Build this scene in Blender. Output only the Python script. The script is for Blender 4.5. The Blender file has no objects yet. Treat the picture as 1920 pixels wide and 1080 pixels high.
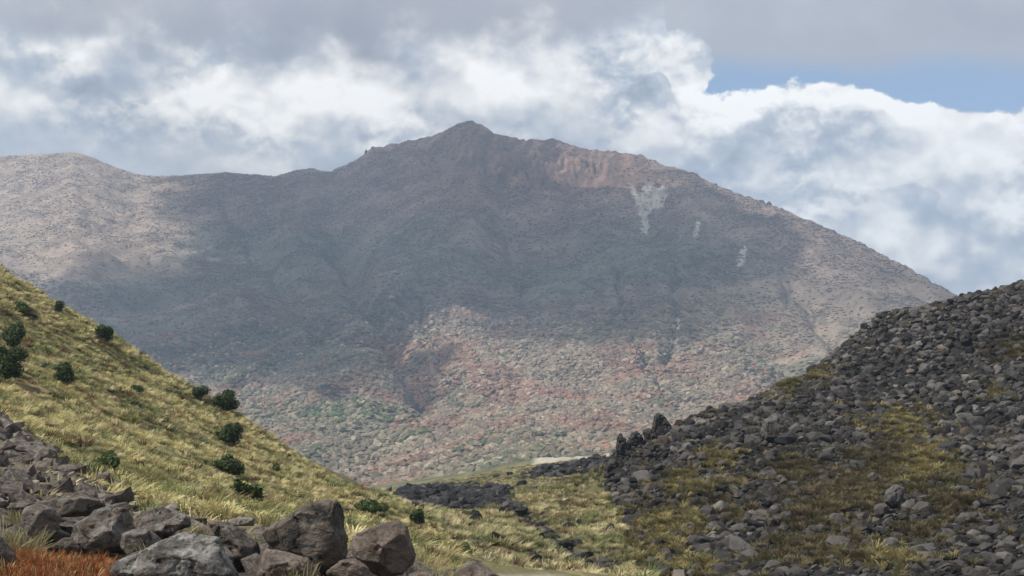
import bpy, bmesh, math, random
import numpy as np
from mathutils import Vector

random.seed(7)
rng = np.random.default_rng(11)
R = math.radians
scn = bpy.context.scene
COL = scn.collection

# ------------------------------------------------------------------ camera
FPX = 3045.0                                   # focal length in photo pixels (1920 wide)
PITCH = math.atan(300.0 / FPX)                 # horizon sits at photo row 840
cam_d = bpy.data.cameras.new('camera')
cam_d.sensor_width = 36.0
cam_d.lens = 36.0 * FPX / 1920.0
cam_d.clip_start = 0.5
cam_d.clip_end = 40000.0
cam = bpy.data.objects.new('camera', cam_d)
cam.rotation_euler = (math.pi / 2 + PITCH, 0, 0)
COL.objects.link(cam)
scn.camera = cam
CP, SP = math.cos(PITCH), math.sin(PITCH)

# ------------------------------------------------------------------ sun
SUN_EL, SUN_AZ = R(50), R(-112)                # azimuth clockwise from the view direction (+Y): sun high on the left
S = Vector((math.cos(SUN_EL) * math.sin(SUN_AZ), math.cos(SUN_EL) * math.cos(SUN_AZ), math.sin(SUN_EL)))
sun_d = bpy.data.lights.new('sun', 'SUN')
sun_d.energy = 4.2
sun_d.angle = R(0.6)
sun_d.color = (1.0, 0.95, 0.87)
sun = bpy.data.objects.new('sun', sun_d)
sun.rotation_euler = (-S).to_track_quat('-Z', 'Y').to_euler()
COL.objects.link(sun)

# ------------------------------------------------------------------ exposure
scn.view_settings.view_transform = 'Standard'
scn.view_settings.look = 'None'
scn.view_settings.exposure = 0.58
scn.view_settings.gamma = 1.0
scn.view_settings.use_curve_mapping = False
scn.cycles.use_denoising = True
scn.cycles.max_bounces = 3
scn.cycles.diffuse_bounces = 2
scn.cycles.volume_bounces = 0
scn.cycles.transparent_max_bounces = 6


# ------------------------------------------------------------------ node helper
class NT:
    """tiny expression helper over a node tree"""
    def __init__(self, nt):
        self.nt = nt
        self.n = nt.nodes
        self.l = nt.links

    def node(self, typ, **kw):
        nd = self.n.new(typ)
        for k, v in kw.items():
            setattr(nd, k, v)
        return nd

    def put(self, sock, v):
        if isinstance(v, E):
            self.l.new(v.s, sock)
        elif hasattr(v, 'is_output'):
            self.l.new(v, sock)
        else:
            if isinstance(v, (tuple, list)) and hasattr(sock, 'default_value'):
                try:
                    n = len(sock.default_value)
                    v = tuple(v) + ((1.0,) if len(v) == 3 and n == 4 else ())
                except TypeError:
                    pass
            sock.default_value = v

    def m(self, op, a, b=None, c=None, clamp=False):
        nd = self.node('ShaderNodeMath', operation=op)
        nd.use_clamp = clamp
        self.put(nd.inputs[0], a)
        if b is not None:
            self.put(nd.inputs[1], b)
        if c is not None:
            self.put(nd.inputs[2], c)
        return E(self, nd.outputs[0])

    def vm(self, op, a, b=None):
        nd = self.node('ShaderNodeVectorMath', operation=op)
        self.put(nd.inputs[0], a)
        if b is not None:
            if op == 'SCALE':
                self.put(nd.inputs['Scale'], b)
            else:
                self.put(nd.inputs[1], b)
        return nd.outputs[0]

    def noise(self, vec, scale, detail=4.0, rough=0.55, dist=0.0, color=False):
        nd = self.node('ShaderNodeTexNoise')
        if vec is not None:
            self.put(nd.inputs['Vector'], vec)
        nd.inputs['Scale'].default_value = scale
        nd.inputs['Detail'].default_value = detail
        nd.inputs['Roughness'].default_value = rough
        nd.inputs['Distortion'].default_value = dist
        if color:
            return nd.outputs[1]
        return E(self, nd.outputs[0])

    def voro(self, vec, scale, feature='F1'):
        nd = self.node('ShaderNodeTexVoronoi', feature=feature)
        if vec is not None:
            self.put(nd.inputs['Vector'], vec)
        nd.inputs['Scale'].default_value = scale
        return E(self, nd.outputs['Distance'])

    def sstep(self, v, lo, hi, o0=0.0, o1=1.0):
        nd = self.node('ShaderNodeMapRange', interpolation_type='SMOOTHSTEP')
        self.put(nd.inputs['Value'], v)
        nd.inputs['From Min'].default_value = lo
        nd.inputs['From Max'].default_value = hi
        nd.inputs['To Min'].default_value = o0
        nd.inputs['To Max'].default_value = o1
        return E(self, nd.outputs[0])

    def mix(self, f, a, b, blend='MIX'):
        nd = self.node('ShaderNodeMix', data_type='RGBA', blend_type=blend)
        self.put(nd.inputs[0], f)
        self.put(nd.inputs[6], a)
        self.put(nd.inputs[7], b)
        return nd.outputs[2]

    def ramp(self, v, stops):
        nd = self.node('ShaderNodeValToRGB')
        self.put(nd.inputs[0], v)
        el = nd.color_ramp.elements
        while len(el) < len(stops):
            el.new(0.5)
        for e, (p, c) in zip(el, stops):
            e.position = p
            e.color = tuple(c) + (1.0,)
        return nd.outputs[0]

    def curve(self, v, pts):
        nd = self.node('ShaderNodeFloatCurve')
        self.put(nd.inputs['Value'], v)
        c = nd.mapping.curves[0]
        nd.mapping.use_clip = False
        while len(c.points) < len(pts):
            c.points.new(0.5, 0.5)
        for p, (x, y) in zip(c.points, pts):
            p.location = (x, y)
            p.handle_type = 'AUTO_CLAMPED'
        nd.mapping.update()
        return E(self, nd.outputs[0])


class E:
    def __init__(self, t, s):
        self.t, self.s = t, s
    def __add__(self, o): return self.t.m('ADD', self, o)
    __radd__ = __add__
    def __sub__(self, o): return self.t.m('SUBTRACT', self, o)
    def __rsub__(self, o): return self.t.m('SUBTRACT', o, self)
    def __mul__(self, o): return self.t.m('MULTIPLY', self, o)
    __rmul__ = __mul__
    def __truediv__(self, o): return self.t.m('DIVIDE', self, o)
    def clamp(self): return self.t.m('ADD', self, 0.0, clamp=True)


# ------------------------------------------------------------------ world: blue sky with cloud layers
def build_world():
    w = bpy.data.worlds.new('World')
    scn.world = w
    w.use_nodes = True
    w.node_tree.nodes.clear()
    t = NT(w.node_tree)
    sky = t.node('ShaderNodeTexSky', sky_type='NISHITA')
    sky.sun_disc = False
    sky.sun_elevation = SUN_EL
    sky.sun_rotation = SUN_AZ
    sky.altitude = 1500
    blue = t.vm('SCALE', sky.outputs[0], 0.13)
    tc = t.node('ShaderNodeTexCoord')
    d = tc.outputs['Generated']
    sp = t.node('ShaderNodeSeparateXYZ')
    t.put(sp.inputs[0], d)
    x, y, z = (E(t, o) for o in sp.outputs)
    az = t.m('ARCTAN2', x, y)
    el = t.m('ARCSINE', z)
    U = az * 3.10 + 0.96                     # thousandths: heading
    V = 0.84 - el * 3.05                     # and height above the horizon
    # cloud structure lives on the direction sphere
    p = t.vm('MULTIPLY', d, (1.0, 1.0, 1.3))
    big = t.noise(p, 9.0, 3.0, 0.5)
    mid = t.noise(p, 24.0, 5.0, 0.58)
    fine = t.noise(p, 70.0, 8.0, 0.62)
    wcol = t.noise(p, 26.0, 7.0, 0.6, color=True)
    wsp = t.node('ShaderNodeSeparateColor')
    t.put(wsp.inputs[0], wcol)
    wa, wb, wc = (E(t, o) for o in wsp.outputs)
    pw = t.vm('ADD', p, t.vm('SCALE', wcol, 0.022))

    def puff(vec, scale):
        nd = t.node('ShaderNodeTexVoronoi', feature='F1')
        t.put(nd.inputs['Vector'], vec)
        nd.inputs['Scale'].default_value = scale
        nd.inputs['Detail'].default_value = 2.0
        nd.inputs['Roughness'].default_value = 0.55
        nd.inputs['Lacunarity'].default_value = 2.3
        nd.normalize = True
        return 1.0 - E(t, nd.outputs['Distance'])
    UPL = (0.003, 0.0, 0.018)
    bil = puff(pw, 16.0)
    relief = (bil - puff(t.vm('ADD', pw, UPL), 16.0))                      # crowns of the billows catch the light
    bilf = puff(pw, 44.0)
    relief2 = bilf - puff(t.vm('ADD', pw, (0.001, 0.0, 0.007)), 44.0)
    act = t.sstep(t.noise(p, 14.0, 2.0, 0.5), 0.42, 0.62)
    off = t.vm('ADD', p, (-0.010, 0.0, 0.026))
    off2 = t.vm('ADD', p, (-0.004, 0.0, 0.011))
    lit = t.noise(p, 12.0, 6.0, 0.52) - t.noise(off, 12.0, 6.0, 0.52)
    lit2 = t.noise(p, 30.0, 7.0, 0.58) - t.noise(off2, 30.0, 7.0, 0.58)
    Uw = U + (wa - 0.5) * 0.16 + (big - 0.5) * 0.06
    Vw = V + (wb - 0.5) * 0.12 + (wc - 0.5) * 0.05

    def g(cx, cy, sx, sy, amp=1.0, uu=None, vv=None):
        a = ((uu or Uw) - cx) * (1.0 / sx)
        b = ((vv or Vw) - cy) * (1.0 / sy)
        return t.m('EXPONENT', (a * a + b * b) * -1.0) * amp

    def total(lst):
        s = lst[0]
        for q in lst[1:]:
            s = s + q
        return s

    bright = total([
        g(0.60, 0.17, 0.16, 0.050, 0.26), g(0.45, 0.19, 0.17, 0.05, 0.26), g(0.50, 0.24, 0.05, 0.035, 0.20), g(0.69, 0.24, 0.05, 0.05, 0.16),
        g(0.93, 0.14, 0.09, 0.055, 0.34), g(0.89, 0.20, 0.06, 0.05, 0.20), g(1.07, 0.15, 0.06, 0.06, 0.22),
        g(0.075, 0.225, 0.055, 0.03, 0.26), g(0.30, 0.14, 0.10, 0.03, 0.12), g(1.21, 0.105, 0.09, 0.03, 0.36),
        g(1.28, 0.14, 0.06, 0.045, 0.30), g(1.31, 0.195, 0.05, 0.03, 0.30), g(1.42, 0.215, 0.07, 0.03, 0.30),
        g(1.56, 0.20, 0.14, 0.020, 0.24), g(1.70, 0.23, 0.09, 0.022, 0.24), g(1.82, 0.33, 0.14, 0.07, 0.16),
        g(1.64, 0.47, 0.08, 0.04, 0.28), g(1.74, 0.51, 0.10, 0.03, 0.24), g(1.89, 0.42, 0.05, 0.03, 0.24), g(1.24, 0.255, 0.05, 0.03, 0.16), g(1.70, 0.37, 0.30, 0.13, 0.10)])
    dark = total([
        g(0.22, 0.28, 0.22, 0.05, 0.06), g(1.57, 0.215, 0.05, 0.012, 0.24), g(1.66, 0.235, 0.05, 0.010, 0.16), g(1.24, 0.17, 0.05, 0.02, 0.18),
        g(0.10, 0.12, 0.16, 0.05, 0.08), g(0.80, 0.22, 0.05, 0.04, 0.08), g(1.40, 0.33, 0.12, 0.04, 0.06)])
    edge = V + (wb - 0.5) * 0.05 + (fine - 0.5) * 0.03 + (bil - 0.6) * 0.07 + (bilf - 0.6) * 0.035
    half = (U - 1.0) * (1 / 2.0)
    full = (U + 0.2) * (1 / 2.4)
    top = t.curve(half, [(0.0, -0.4), (0.09, -0.4), (0.135, 0.12), (0.165, 0.18), (0.2, 0.192), (0.26, 0.178), (0.33, 0.196),
                         (0.38, 0.232), (0.47, 0.25), (0.6, 0.27), (0.85, -0.3), (1.0, -0.3)])

    def bank(pts, depth, amt):
        """a nearer, shaded cumulus with a crisp upper outline, brightening again downwards"""
        u0, u1 = pts[0][0], pts[-1][0]
        tp = t.curve(full, [((u + 0.2) / 2.4, v) for u, v in [(-0.2, pts[0][1] + 0.1)] + pts + [(2.2, pts[-1][1] + 0.1)]])
        e = edge + (bil - 0.6) * 0.10 + (bilf - 0.6) * 0.05 + (mid - 0.5) * 0.10 - tp
        win = t.sstep(Uw, u0, u0 + 0.07) * t.sstep(Uw, u1, u1 - 0.07)
        return t.sstep(e, -0.003, 0.010) * t.sstep(e, depth, 0.0) * win * amt
    shade = (bank([(1.26, 0.48), (1.30, 0.46), (1.42, 0.42), (1.50, 0.395), (1.545, 0.372), (1.59, 0.392), (1.64, 0.405), (1.70, 0.376), (1.74, 0.39), (1.79, 0.428), (1.86, 0.45), (1.95, 0.49), (2.1, 0.54)], 0.11, 0.20)
             + bank([(1.30, 0.35), (1.40, 0.275), (1.47, 0.236), (1.52, 0.238), (1.57, 0.268), (1.60, 0.262), (1.645, 0.238), (1.69, 0.262), (1.76, 0.31)], 0.07, 0.20)
             + bank([(0.29, 0.30), (0.33, 0.275), (0.39, 0.25), (0.435, 0.222), (0.47, 0.238), (0.515, 0.275), (0.60, 0.33)], 0.07, 0.16)
             + bank([(0.52, 0.27), (0.56, 0.215), (0.60, 0.20), (0.66, 0.24), (0.70, 0.28)], 0.06, 0.12)
             + bank([(1.12, 0.23), (1.19, 0.165), (1.24, 0.155), (1.27, 0.19), (1.33, 0.25)], 0.09, 0.28))
    rim = t.sstep(edge - top, 0.0, 0.008) * t.sstep(edge - top, 0.085, 0.0) * t.sstep(U, 1.28, 1.36) * 0.26
    low = t.sstep(V, 0.20, 0.33) * t.sstep(U, 0.75, 0.35)
    b = 0.53 + bright * 1.15 - dark * 1.1 + rim - shade + (lit * 1.0 + lit2 * 0.45 + relief * 1.4 + relief2 * (0.30 + act * 1.1) + (bil - 0.62) * 0.3 + (fine - 0.5) * 0.10) * (1.0 - low * 0.65)
    cumulus = t.ramp(b, [(0.10, (0.34, 0.385, 0.46)), (0.40, (0.48, 0.535, 0.61)), (0.56, (0.66, 0.685, 0.72)),
                         (0.74, (0.92, 0.915, 0.89)), (1.0, (1.20, 1.18, 1.14))])
    deck_b = 0.5 + (big - 0.5) * 0.65 + (mid - 0.5) * 0.45 + lit * 0.3 + g(0.62, 0.07, 0.30, 0.05, -0.14) + g(0.1, 0.05, 0.22, 0.06, 0.16)
    deck = t.ramp(deck_b, [(0.15, (0.33, 0.35, 0.41)), (0.5, (0.435, 0.445, 0.49)), (0.85, (0.60, 0.61, 0.635))])
    # blue gap on the right between the cumulus tops and the deck
    cum_m = t.sstep(edge - top, -0.003, 0.006)
    tu, tv = (U + (wa - 0.5) * 0.05 - 1.258) * (1 / 0.084), (V + (wb - 0.5) * 0.04 - 0.135) * (1 / 0.070)
    tower = t.m('SQRT', tu * tu + tv * tv) - (bil - 0.6) * 1.1 - (bilf - 0.6) * 0.5 + (fine - 0.5) * 0.35
    cum_m = t.m('MAXIMUM', cum_m, t.sstep(tower, 1.03, 0.96))
    cum_m = t.m('MAXIMUM', cum_m, t.sstep(U + (wa - 0.5) * 0.16 + (mid - 0.5) * 0.2, 1.31, 1.07))
    deck_e = V + (mid - 0.5) * 0.12 + (big - 0.5) * 0.08 - (U - 1.35) * 0.06
    deck_m = t.sstep(deck_e, 0.165, 0.085)
    deck_low = V + (bil - 0.6) * 0.10 + (mid - 0.5) * 0.20 + (big - 0.5) * 0.14 + (fine - 0.5) * 0.06 - g(1.22, 0.10, 0.12, 0.06, -0.10, U, V)
    deck_front = t.sstep(deck_low, 0.15, 0.045)
    c = t.mix(deck_m, blue, deck)
    c = t.mix(cum_m, c, cumulus)
    c = t.mix(deck_front, c, deck)
    bg = t.node('ShaderNodeBackground')
    t.put(bg.inputs[0], c)
    bg.inputs[1].default_value = 0.78
    out = t.node('ShaderNodeOutputWorld')
    t.l.new(bg.outputs[0], out.inputs[0])
    w.cycles.sampling_method = 'MANUAL'
    w.cycles.sample_map_resolution = 512


build_world()


# ------------------------------------------------------------------ geometry helpers
def pt(px, py, Y):
    """world point at forward distance Y seen at photo pixel (px, py)"""
    a, b = (px - 960.0) / FPX, (540.0 - py) / FPX
    dy, dz = CP - b * SP, SP + b * CP
    return (a / dy * Y, Y, dz / dy * Y)


def proj(X, Y, Z):
    w = Y * CP + Z * SP
    return 960.0 + FPX * X / w, 540.0 - FPX * (-Y * SP + Z * CP) / w


def hsh(ix, iy, seed):
    h = (ix.astype(np.int64) * 374761393 + iy.astype(np.int64) * 668265263 + seed * 982451653) & 0xffffffff
    h = ((h ^ (h >> 13)) * 1274126177) & 0xffffffff
    h = ((h ^ (h >> 16)) * 2246822519) & 0xffffffff
    return ((h ^ (h >> 15)) & 0xffffff) / float(0xffffff)


def vn(x, y, seed=0):
    x, y = np.asarray(x, float), np.asarray(y, float)
    ix, iy = np.floor(x), np.floor(y)
    fx, fy = x - ix, y - iy
    ux, uy = fx * fx * fx * (fx * (fx * 6 - 15) + 10), fy * fy * fy * (fy * (fy * 6 - 15) + 10)
    a, b = hsh(ix, iy, seed), hsh(ix + 1, iy, seed)
    c, d = hsh(ix, iy + 1, seed), hsh(ix + 1, iy + 1, seed)
    return (a + (b - a) * ux) * (1 - uy) + (c + (d - c) * ux) * uy


def fbm(x, y, seed=0, o=4, gain=0.5):
    s, a, n = 0.0, 1.0, 0.0
    x, y = np.asarray(x, float), np.asarray(y, float)
    for k in range(o):
        s = s + a * vn(x, y, seed + k * 17)
        n += a
        a *= gain
        x, y = x * 1.93 * 0.8 - y * 1.93 * 0.6 + 3.1, x * 1.93 * 0.6 + y * 1.93 * 0.8 + 7.7
    return s / n


def vn3(p, seed=0):
    x, y, z = p[:, 0], p[:, 1], p[:, 2]
    iz = np.floor(z)
    f = z - iz
    f = f * f * (3 - 2 * f)
    a = np.empty(len(x)); b = np.empty(len(x))
    k = iz * 57.0
    a = vn(x + k * 13.0, y + k * 7.0, seed)
    b = vn(x + (k + 57.0) * 13.0, y + (k + 57.0) * 7.0, seed)
    return a + (b - a) * f


def fbm3(p, seed=0, o=4, gain=0.5):
    s, a, n = 0.0, 1.0, 0.0
    for k in range(o):
        s = s + a * vn3(p, seed + 31 * k)
        n += a
        a *= gain
        p = p[:, [1, 2, 0]] * 2.03 + 5.3
    return s / n


def sst(x, a, b):
    t = np.clip((x - a) / (b - a), 0, 1)
    return t * t * (3 - 2 * t)


def inpoly(x, y, poly):
    x, y = np.asarray(x, float), np.asarray(y, float)
    r = np.zeros(x.shape, bool)
    n = len(poly)
    for i in range(n):
        x0, y0 = poly[i]
        x1, y1 = poly[(i + 1) % n]
        if y0 == y1:
            continue
        c = ((y0 > y) != (y1 > y)) & (x < (x1 - x0) * (y - y0) / (y1 - y0) + x0)
        r ^= c
    return r


def dline(x, y, line):
    """distance of points to a polyline"""
    best = np.full(np.shape(x), 1e9)
    for (x0, y0), (x1, y1) in zip(line[:-1], line[1:]):
        dx, dy = x1 - x0, y1 - y0
        tt = np.clip(((x - x0) * dx + (y - y0) * dy) / (dx * dx + dy * dy), 0, 1)
        best = np.minimum(best, np.hypot(x - x0 - tt * dx, y - y0 - tt * dy))
    return best


class TPS:
    def __init__(self, P, lam=1e-4):
        P = np.array(P, float)
        self.c = P[:, :2]
        self.k = 1.0 / 60.0
        A = self.phi(self.c[:, None, :] - self.c[None, :, :]) + lam * np.eye(len(P))
        Q = np.c_[np.ones(len(P)), self.c * self.k]
        M = np.block([[A, Q], [Q.T, np.zeros((3, 3))]])
        s = np.linalg.solve(M, np.r_[P[:, 2], 0, 0, 0])
        self.w, self.a = s[:-3], s[-3:]

    def phi(self, d):
        r = np.sqrt((d * d).sum(-1)) * self.k          # biharmonic in r: gentle, little overshoot
        return -r

    def __call__(self, x, y):
        sh = np.shape(x)
        x, y = np.ravel(x), np.ravel(y)
        out = np.empty(len(x))
        for i in range(0, len(x), 40000):
            p = np.c_[x[i:i + 40000], y[i:i + 40000]]
            out[i:i + 40000] = self.phi(p[:, None, :] - self.c[None]) @ self.w + self.a[0] + (p * self.k) @ self.a[1:]
        return out.reshape(sh)


def tag(o, label=None, cat=None, group=None, kind=None):
    if label: o['label'] = label
    if cat: o['category'] = cat
    if group: o['group'] = group
    if kind: o['kind'] = kind
    return o


def mesh_np(name, V, F, mat=None, smooth=True, cols=None):
    """V (n,3), F (m,3|4) arrays to a mesh datablock"""
    V = np.asarray(V, np.float32)
    F = np.asarray(F, np.int32)
    me = bpy.data.meshes.new(name)
    k = F.shape[1]
    me.vertices.add(len(V))
    me.vertices.foreach_set('co', V.ravel())
    me.loops.add(F.size)
    me.loops.foreach_set('vertex_index', F.ravel())
    me.polygons.add(len(F))
    me.polygons.foreach_set('loop_start', np.arange(0, F.size, k, dtype=np.int32))
    me.polygons.foreach_set('use_smooth', np.full(len(F), smooth))
    me.update(calc_edges=True)
    if cols:
        for an, arr in cols.items():
            arr = np.asarray(arr, np.float32)
            if arr.ndim == 1:
                at = me.attributes.new(an, 'FLOAT', 'POINT')
                at.data.foreach_set('value', arr)
            else:
                at = me.attributes.new(an, 'FLOAT_COLOR', 'POINT')
                at.data.foreach_set('color', np.c_[arr, np.ones(len(arr), np.float32)].ravel())
    if mat:
        me.materials.append(mat)
    return me


def obj(name, me, parent=None):
    o = bpy.data.objects.new(name, me)
    COL.objects.link(o)
    if parent:
        o.parent = parent
    return o


def empty(name, loc):
    o = bpy.data.objects.new(name, None)
    o.location = loc
    o.empty_display_size = 0.2
    COL.objects.link(o)
    return o


def grid_faces(nr, nc):
    i = np.arange(nr - 1)[:, None] * nc + np.arange(nc - 1)[None]
    return np.stack([i, i + 1, i + nc + 1, i + nc], -1).reshape(-1, 4)


def scatter(name, P, rot, scl, idx, col, variants, parent=None):
    """one object whose geometry nodes set a variant at each point (for what nobody could count)"""
    me = bpy.data.meshes.new(name)
    n = len(P)
    me.vertices.add(n)
    me.vertices.foreach_set('co', np.asarray(P, np.float32).ravel())
    a = me.attributes.new('rot', 'FLOAT_VECTOR', 'POINT'); a.data.foreach_set('vector', np.asarray(rot, np.float32).ravel())
    a = me.attributes.new('scl', 'FLOAT_VECTOR', 'POINT'); a.data.foreach_set('vector', np.asarray(scl, np.float32).ravel())
    a = me.attributes.new('idx', 'INT', 'POINT'); a.data.foreach_set('value', np.asarray(idx, np.int32))
    a = me.attributes.new('col', 'FLOAT_COLOR', 'POINT')
    a.data.foreach_set('color', np.c_[np.asarray(col, np.float32), np.ones(n, np.float32)].ravel())
    o = obj(name, me, parent)
    c = bpy.data.collections.new(name + '_kit')
    for v in variants:
        c.objects.link(v)
    ng = bpy.data.node_groups.new(name + '_nodes', 'GeometryNodeTree')
    ng.interface.new_socket('Geometry', in_out='INPUT', socket_type='NodeSocketGeometry')
    ng.interface.new_socket('Geometry', in_out='OUTPUT', socket_type='NodeSocketGeometry')
    N, L = ng.nodes, ng.links
    gi, go = N.new('NodeGroupInput'), N.new('NodeGroupOutput')
    ci = N.new('GeometryNodeCollectionInfo')
    ci.inputs['Collection'].default_value = c
    ci.inputs['Separate Children'].default_value = True
    ci.inputs['Reset Children'].default_value = True
    ip = N.new('GeometryNodeInstanceOnPoints')
    ip.inputs['Pick Instance'].default_value = True

    def at(nm, ty):
        q = N.new('GeometryNodeInputNamedAttribute')
        q.data_type = ty
        q.inputs['Name'].default_value = nm
        return q.outputs[0]
    er = N.new('FunctionNodeEulerToRotation')
    L.new(at('rot', 'FLOAT_VECTOR'), er.inputs[0])
    L.new(gi.outputs[0], ip.inputs['Points'])
    L.new(ci.outputs[0], ip.inputs['Instance'])
    L.new(at('idx', 'INT'), ip.inputs['Instance Index'])
    L.new(er.outputs[0], ip.inputs['Rotation'])
    L.new(at('scl', 'FLOAT_VECTOR'), ip.inputs['Scale'])
    L.new(ip.outputs[0], go.inputs[0])
    md = o.modifiers.new('scatter', 'NODES')
    md.node_group = ng
    tag(o, kind='stuff')
    return o


# ------------------------------------------------------------------ materials
def new_mat(name):
    m = bpy.data.materials.new(name)
    m.use_nodes = True
    m.node_tree.nodes.clear()
    t = NT(m.node_tree)
    out = t.node('ShaderNodeOutputMaterial')
    bs = t.node('ShaderNodeBsdfPrincipled')
    bs.inputs['Specular IOR Level'].default_value = 0.2
    bs.inputs['Roughness'].default_value = 0.9
    t.l.new(bs.outputs[0], out.inputs[0])
    return m, t, bs, out


def attr(t, name, typ='GEOMETRY', fac=False):
    a = t.node('ShaderNodeAttribute', attribute_type=typ)
    a.attribute_name = name
    return E(t, a.outputs['Fac']) if fac else a.outputs['Color']


def bump(t, bs, h, strength, dist):
    b = t.node('ShaderNodeBump')
    b.inputs['Strength'].default_value = strength
    b.inputs['Distance'].default_value = dist
    t.put(b.inputs['Height'], h)
    t.l.new(b.outputs[0], bs.inputs['Normal'])


def posn(t):
    return t.node('ShaderNodeNewGeometry').outputs['Position']


def objc(t):
    return t.node('ShaderNodeTexCoord').outputs['Object']


def mat_terrain(name, s1, s2, s3, bstr, bdist, var=0.5):
    m, t, bs, out = new_mat(name)
    p = posn(t)
    c = attr(t, 'tint')
    n = t.noise(p, s1, 5, 0.6)
    n2 = t.noise(p, s2, 4, 0.6)
    k = 1.0 + (n - 0.5) * (2 * var) + (n2 - 0.5) * (1.6 * var)
    col = t.vm('SCALE', c, k)
    t.put(bs.inputs['Base Color'], col)
    bump(t, bs, t.noise(p, s3, 5, 0.65), bstr, bdist)
    return m


def mat_plant(name, trans=0.25):
    m, t, bs, out = new_mat(name)
    c = attr(t, 'col', 'INSTANCER')
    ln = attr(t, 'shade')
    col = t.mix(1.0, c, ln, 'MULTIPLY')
    t.put(bs.inputs['Base Color'], col)
    bs.inputs['Roughness'].default_value = 0.75
    tr = t.node('ShaderNodeBsdfTranslucent')
    t.put(tr.inputs[0], col)
    mx = t.node('ShaderNodeMixShader')
    mx.inputs[0].default_value = trans
    t.l.new(bs.outputs[0], mx.inputs[1])
    t.l.new(tr.outputs[0], mx.inputs[2])
    t.l.new(mx.outputs[0], out.inputs[0])
    return m


def mat_wood_blob(name):
    m, t, bs, out = new_mat(name)
    c = attr(t, 'col', 'INSTANCER')
    p = posn(t)
    n = t.noise(p, 0.35, 4, 0.65)
    t.put(bs.inputs['Base Color'], t.vm('SCALE', c, 0.62 + n * 0.76))
    bump(t, bs, t.noise(p, 0.9, 4, 0.7), 0.7, 0.9)
    return m


def mat_lava(name, inst):
    """dark vesicular lava; colour per rock from the instancer or from the object's random value"""
    m, t, bs, out = new_mat(name)
    if inst:
        c = attr(t, 'col', 'INSTANCER')
    else:
        oi = t.node('ShaderNodeObjectInfo')
        c = t.ramp(oi.outputs['Random'], [(0.0, (0.024, 0.023, 0.023)), (0.5, (0.055, 0.052, 0.050)), (0.85, (0.105, 0.098, 0.092)), (1.0, (0.17, 0.16, 0.15))])
    p = posn(t)
    n = t.noise(p, 2.4, 6, 0.65)
    l = t.sstep(t.noise(p, 5.0, 5, 0.7), 0.56, 0.72)
    c2 = t.vm('SCALE', c, 0.45 + n * 1.1)
    c3 = t.mix(l * 0.35, c2, (0.20, 0.195, 0.175))
    t.put(bs.inputs['Base Color'], c3)
    bs.inputs['Roughness'].default_value = 0.85
    bump(t, bs, t.noise(p, 7.0, 6, 0.7), 0.8, 0.10)
    return m


def mat_boulder(name, base, dark, pale, lichen, streak, pits, warm=(0.17, 0.12, 0.085)):
    m, t, bs, out = new_mat(name)
    p = objc(t)
    n = t.noise(p, 2.2, 6, 0.62)
    c = t.mix(t.sstep(n, 0.36, 0.62), dark, base)
    c = t.mix(t.sstep(t.noise(p, 1.3, 5, 0.6, 0.6), 0.50, 0.70) * 0.7, c, warm)
    st = t.vm('MULTIPLY', p, (1.4, 1.2, 2.6))
    sn = t.sstep(t.noise(st, 1.7, 6, 0.62, 1.4), 0.52, 0.60)
    c = t.mix(sn * streak, c, (0.018, 0.017, 0.016))
    ge = t.node('ShaderNodeNewGeometry')
    sp = t.node('ShaderNodeSeparateXYZ')
    t.put(sp.inputs[0], ge.outputs['Normal'])
    up = t.sstep(E(t, sp.outputs[2]), 0.05, 0.75)
    ln = t.sstep(t.noise(p, 6.0, 7, 0.7) + t.noise(p, 1.5, 3, 0.5) * 0.4, 0.62, 0.82)
    c = t.mix((ln * (0.35 + up * 0.65) * lichen).clamp(), c, pale)
    c = t.mix(t.sstep(t.voro(p, 26.0), 0.20, 0.10) * t.sstep(t.noise(p, 3.0, 3, 0.5), 0.45, 0.6) * 0.6, c, (0.25, 0.24, 0.22))
    pit = t.sstep(t.voro(p, 7.0), 0.22, 0.10) * pits
    c = t.mix(pit * 0.7, c, (0.015, 0.013, 0.012))
    t.put(bs.inputs['Base Color'], c)
    h = t.noise(p, 9.0, 8, 0.68) + t.noise(st, 3.0, 5, 0.6, 1.0) * 0.9 - pit * 0.9 - t.sstep(t.voro(p, 30.0), 0.25, 0.05) * 0.22
    bump(t, bs, h, 1.0, 0.07)
    return m


# =================================================================== MOUNTAIN
def catmull(xs, pts):
    pts = np.array(pts, float)
    return np.stack([np.interp(xs, pts[:, 0], pts[:, k]) for k in range(1, pts.shape[1])], -1)


RIDGE = [(-520, 330), (-300, 312), (-60, 296), (0, 293), (70, 289), (140, 285), (180, 297), (215, 314), (250, 325), (300, 330), (360, 327), (420, 322), (515, 330),
         (545, 321), (570, 316), (596, 318), (622, 322), (660, 304), (688, 288), (700, 278), (740, 270), (800, 258), (838, 244), (862, 231), (885, 227), (903, 234),
         (930, 252), (980, 262), (1035, 261), (1060, 268), (1100, 280), (1150, 285), (1200, 292), (1240, 308), (1300, 325), (1340, 346), (1385, 363),
         (1430, 380), (1460, 389), (1500, 405), (1560, 432), (1600, 450), (1650, 475), (1700, 501), (1750, 530), (1810, 561), (1900, 612), (2000, 655),
         (2150, 700), (2450, 760)]
RY = [(-520, 2900), (0, 2750), (300, 2650), (515, 2600), (700, 2520), (885, 2400), (1035, 2350), (1240, 2150), (1445, 1950), (1650, 1780), (1810, 1650), (2000, 1500), (2450, 1350)]
rid = []
for px, py in RIDGE:
    X, Yr, Z = pt(px, py, float(np.interp(px, [a for a, _ in RY], [b for _, b in RY])))
    rid.append((X / Yr, Yr, Z))
NCM, NRM = 960, 460
qm = np.linspace(-0.46, 0.46, NCM)
rr = catmull(qm, rid)
rY, rZ = rr[:, 0], rr[:, 1]
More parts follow.
